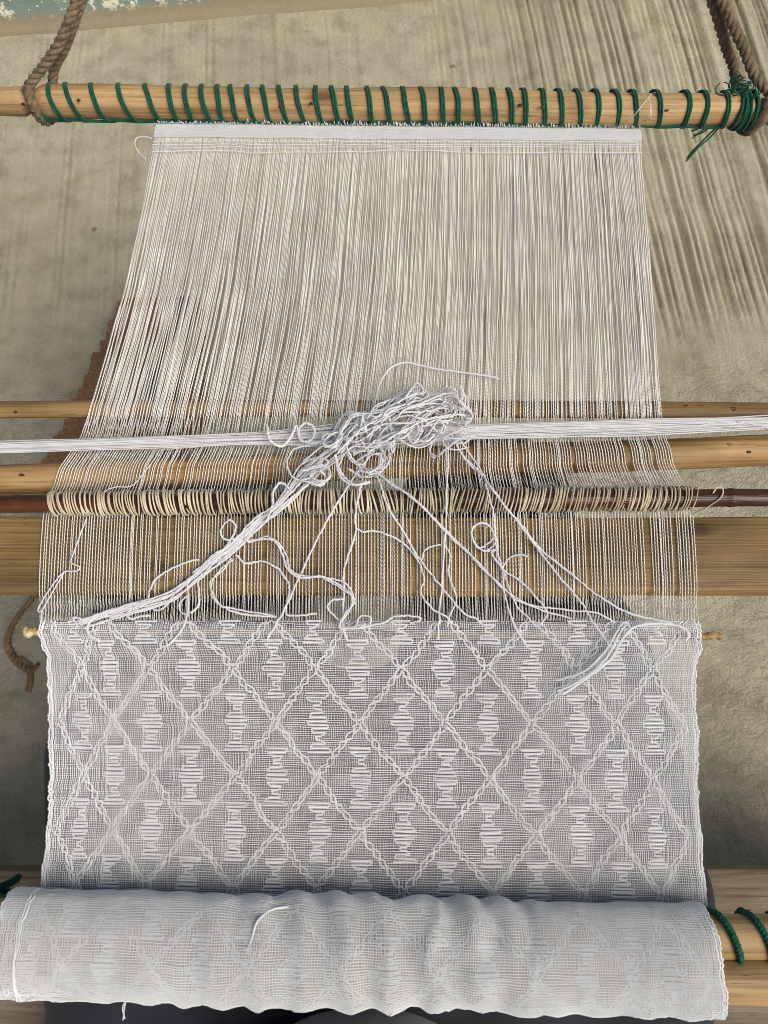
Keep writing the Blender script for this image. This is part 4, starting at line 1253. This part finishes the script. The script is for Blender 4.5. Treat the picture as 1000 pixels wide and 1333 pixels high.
# ------------------------------------------------------------------ bench, mat, twine
bench = thing('bench', 'low weathered grey-brown plank bench the weaver sits on', 'bench')
def board(x0, x1, y0, y1, z0, z1, name, material, parent, r=0.004):
    sec = [(y0, z0), (y0, z1 - r), (y0 + r, z1), (y1 - r, z1), (y1, z1 - r), (y1, z0), (y0, z0)]
    n = 60; xs = np.linspace(x0, x1, n)
    V = np.zeros((n, len(sec), 3))
    for j, (y, z) in enumerate(sec):
        V[:, j, 0] = xs; V[:, j, 1] = y + 0.0008 * smooth_noise(xs * 20, 700 + j, 2); V[:, j, 2] = z + (0.0006 * smooth_noise(xs * 25, 720 + j, 2) if z == z1 else 0)
    V[:, -1] = V[:, 0]
    V = np.concatenate([np.broadcast_to(V[0].mean(0), (1, len(sec), 3)), V, np.broadcast_to(V[-1].mean(0), (1, len(sec), 3))])
    mb = MB(); mb.grid(V); return mb.build(name, material, parent, smooth=False)
BZ = 0.265
yb = Yat(1130, BZ)
board(-0.62, 0.62, yb - 0.17, yb, BZ - 0.035, BZ, 'plank', M['plank'], bench)
board(-0.62, 0.62, yb - 0.345, yb - 0.175, BZ - 0.035, BZ, 'plank', M['plank'], bench)
for x in (-0.55, 0.55):
    board(x - 0.03, x + 0.03, yb - 0.33, yb - 0.02, 0.0, BZ - 0.036, 'leg', M['plank'], bench)

# mat: ribbed coarse weave
corner = [P(160, 392, 0.008), P(262, 388, 0.008), P(262, 640, 0.008), P(42, 640, 0.008)]
def mat_pt(a, b):
    p = (corner[0] * (1 - a) + corner[1] * a) * (1 - b) + (corner[3] * (1 - a) + corner[2] * a) * b
    return p
mat = thing('woven_mat', 'rust brown ribbed mat with black stripes on the floor under the warp', 'mat')
nr_ = 72
bands = {}
for k in range(nr_):
    b = (k + 0.5) / nr_
    pts = []
    for a in np.linspace(0, 1, 70):
        p = mat_pt(a, b + 0.006 * float(smooth_noise(np.array(a * 5), 800 + k)))
        p = p + np.array([0.006 * float(smooth_noise(np.array(k * 0.6), 880, 2)) , 0, 0.0016 * (1 if int(a * 34 + k) % 2 else -1)])
        pts.append(p)
    pts = np.array(pts)
    mb = MB(); mb.tubes(pts, 0.0044, 8)
    o = mb.build('rib', M['mat'], mat)
for a in (0.62, 0.80, 0.86):
    b = np.linspace(0.01, 0.99, 180)
    pts = np.array([mat_pt(a + 0.01 * math.sin(x * 7), x) + np.array([0, 0, 0.0068 + 0.002 * math.sin(x * nr_ * math.pi)]) for x in b])
    mb = MB(); mb.tubes(pts, 0.006, 8); mb.build('stripe', M['mat_dark'], mat)

c = catmull([P(62, 756, .004), P(48, 772, .004), P(34, 790, .004), P(22, 805, .004), P(13, 822, .004), P(10, 840, .004), P(18, 856, .004), P(30, 868, .004), P(42, 872, .004), P(48, 866, .004)], 200)
mb = MB()
i = np.arange(200)
for k in range(2):
    ph = i * 0.35 + k * math.pi
    mb.tubes(c + 0.0022 * np.stack([np.cos(ph), np.cos(ph), np.sin(ph)], 1), 0.0026, 6)
for k in range(3):
    cc = catmull([P(22 + k * 3, 856, .004), P(32 + k, 862, .006), P(38 + k * 2, 866, .004)], 20); mb.tubes(cc, 0.002, 6)
cc = catmull([P(38, 872, .004), P(40, 884, .004), P(37, 900, .003)], 20); mb.tubes(cc, 0.004, 6)
M['twine'] = thread_mat('brown twine', (0.13, 0.08, 0.035), (0.26, 0.17, 0.08), 60)
tag(mb.build('twine', M['twine']), 'curved piece of brown twine lying on the floor left of the cloth', 'twine')
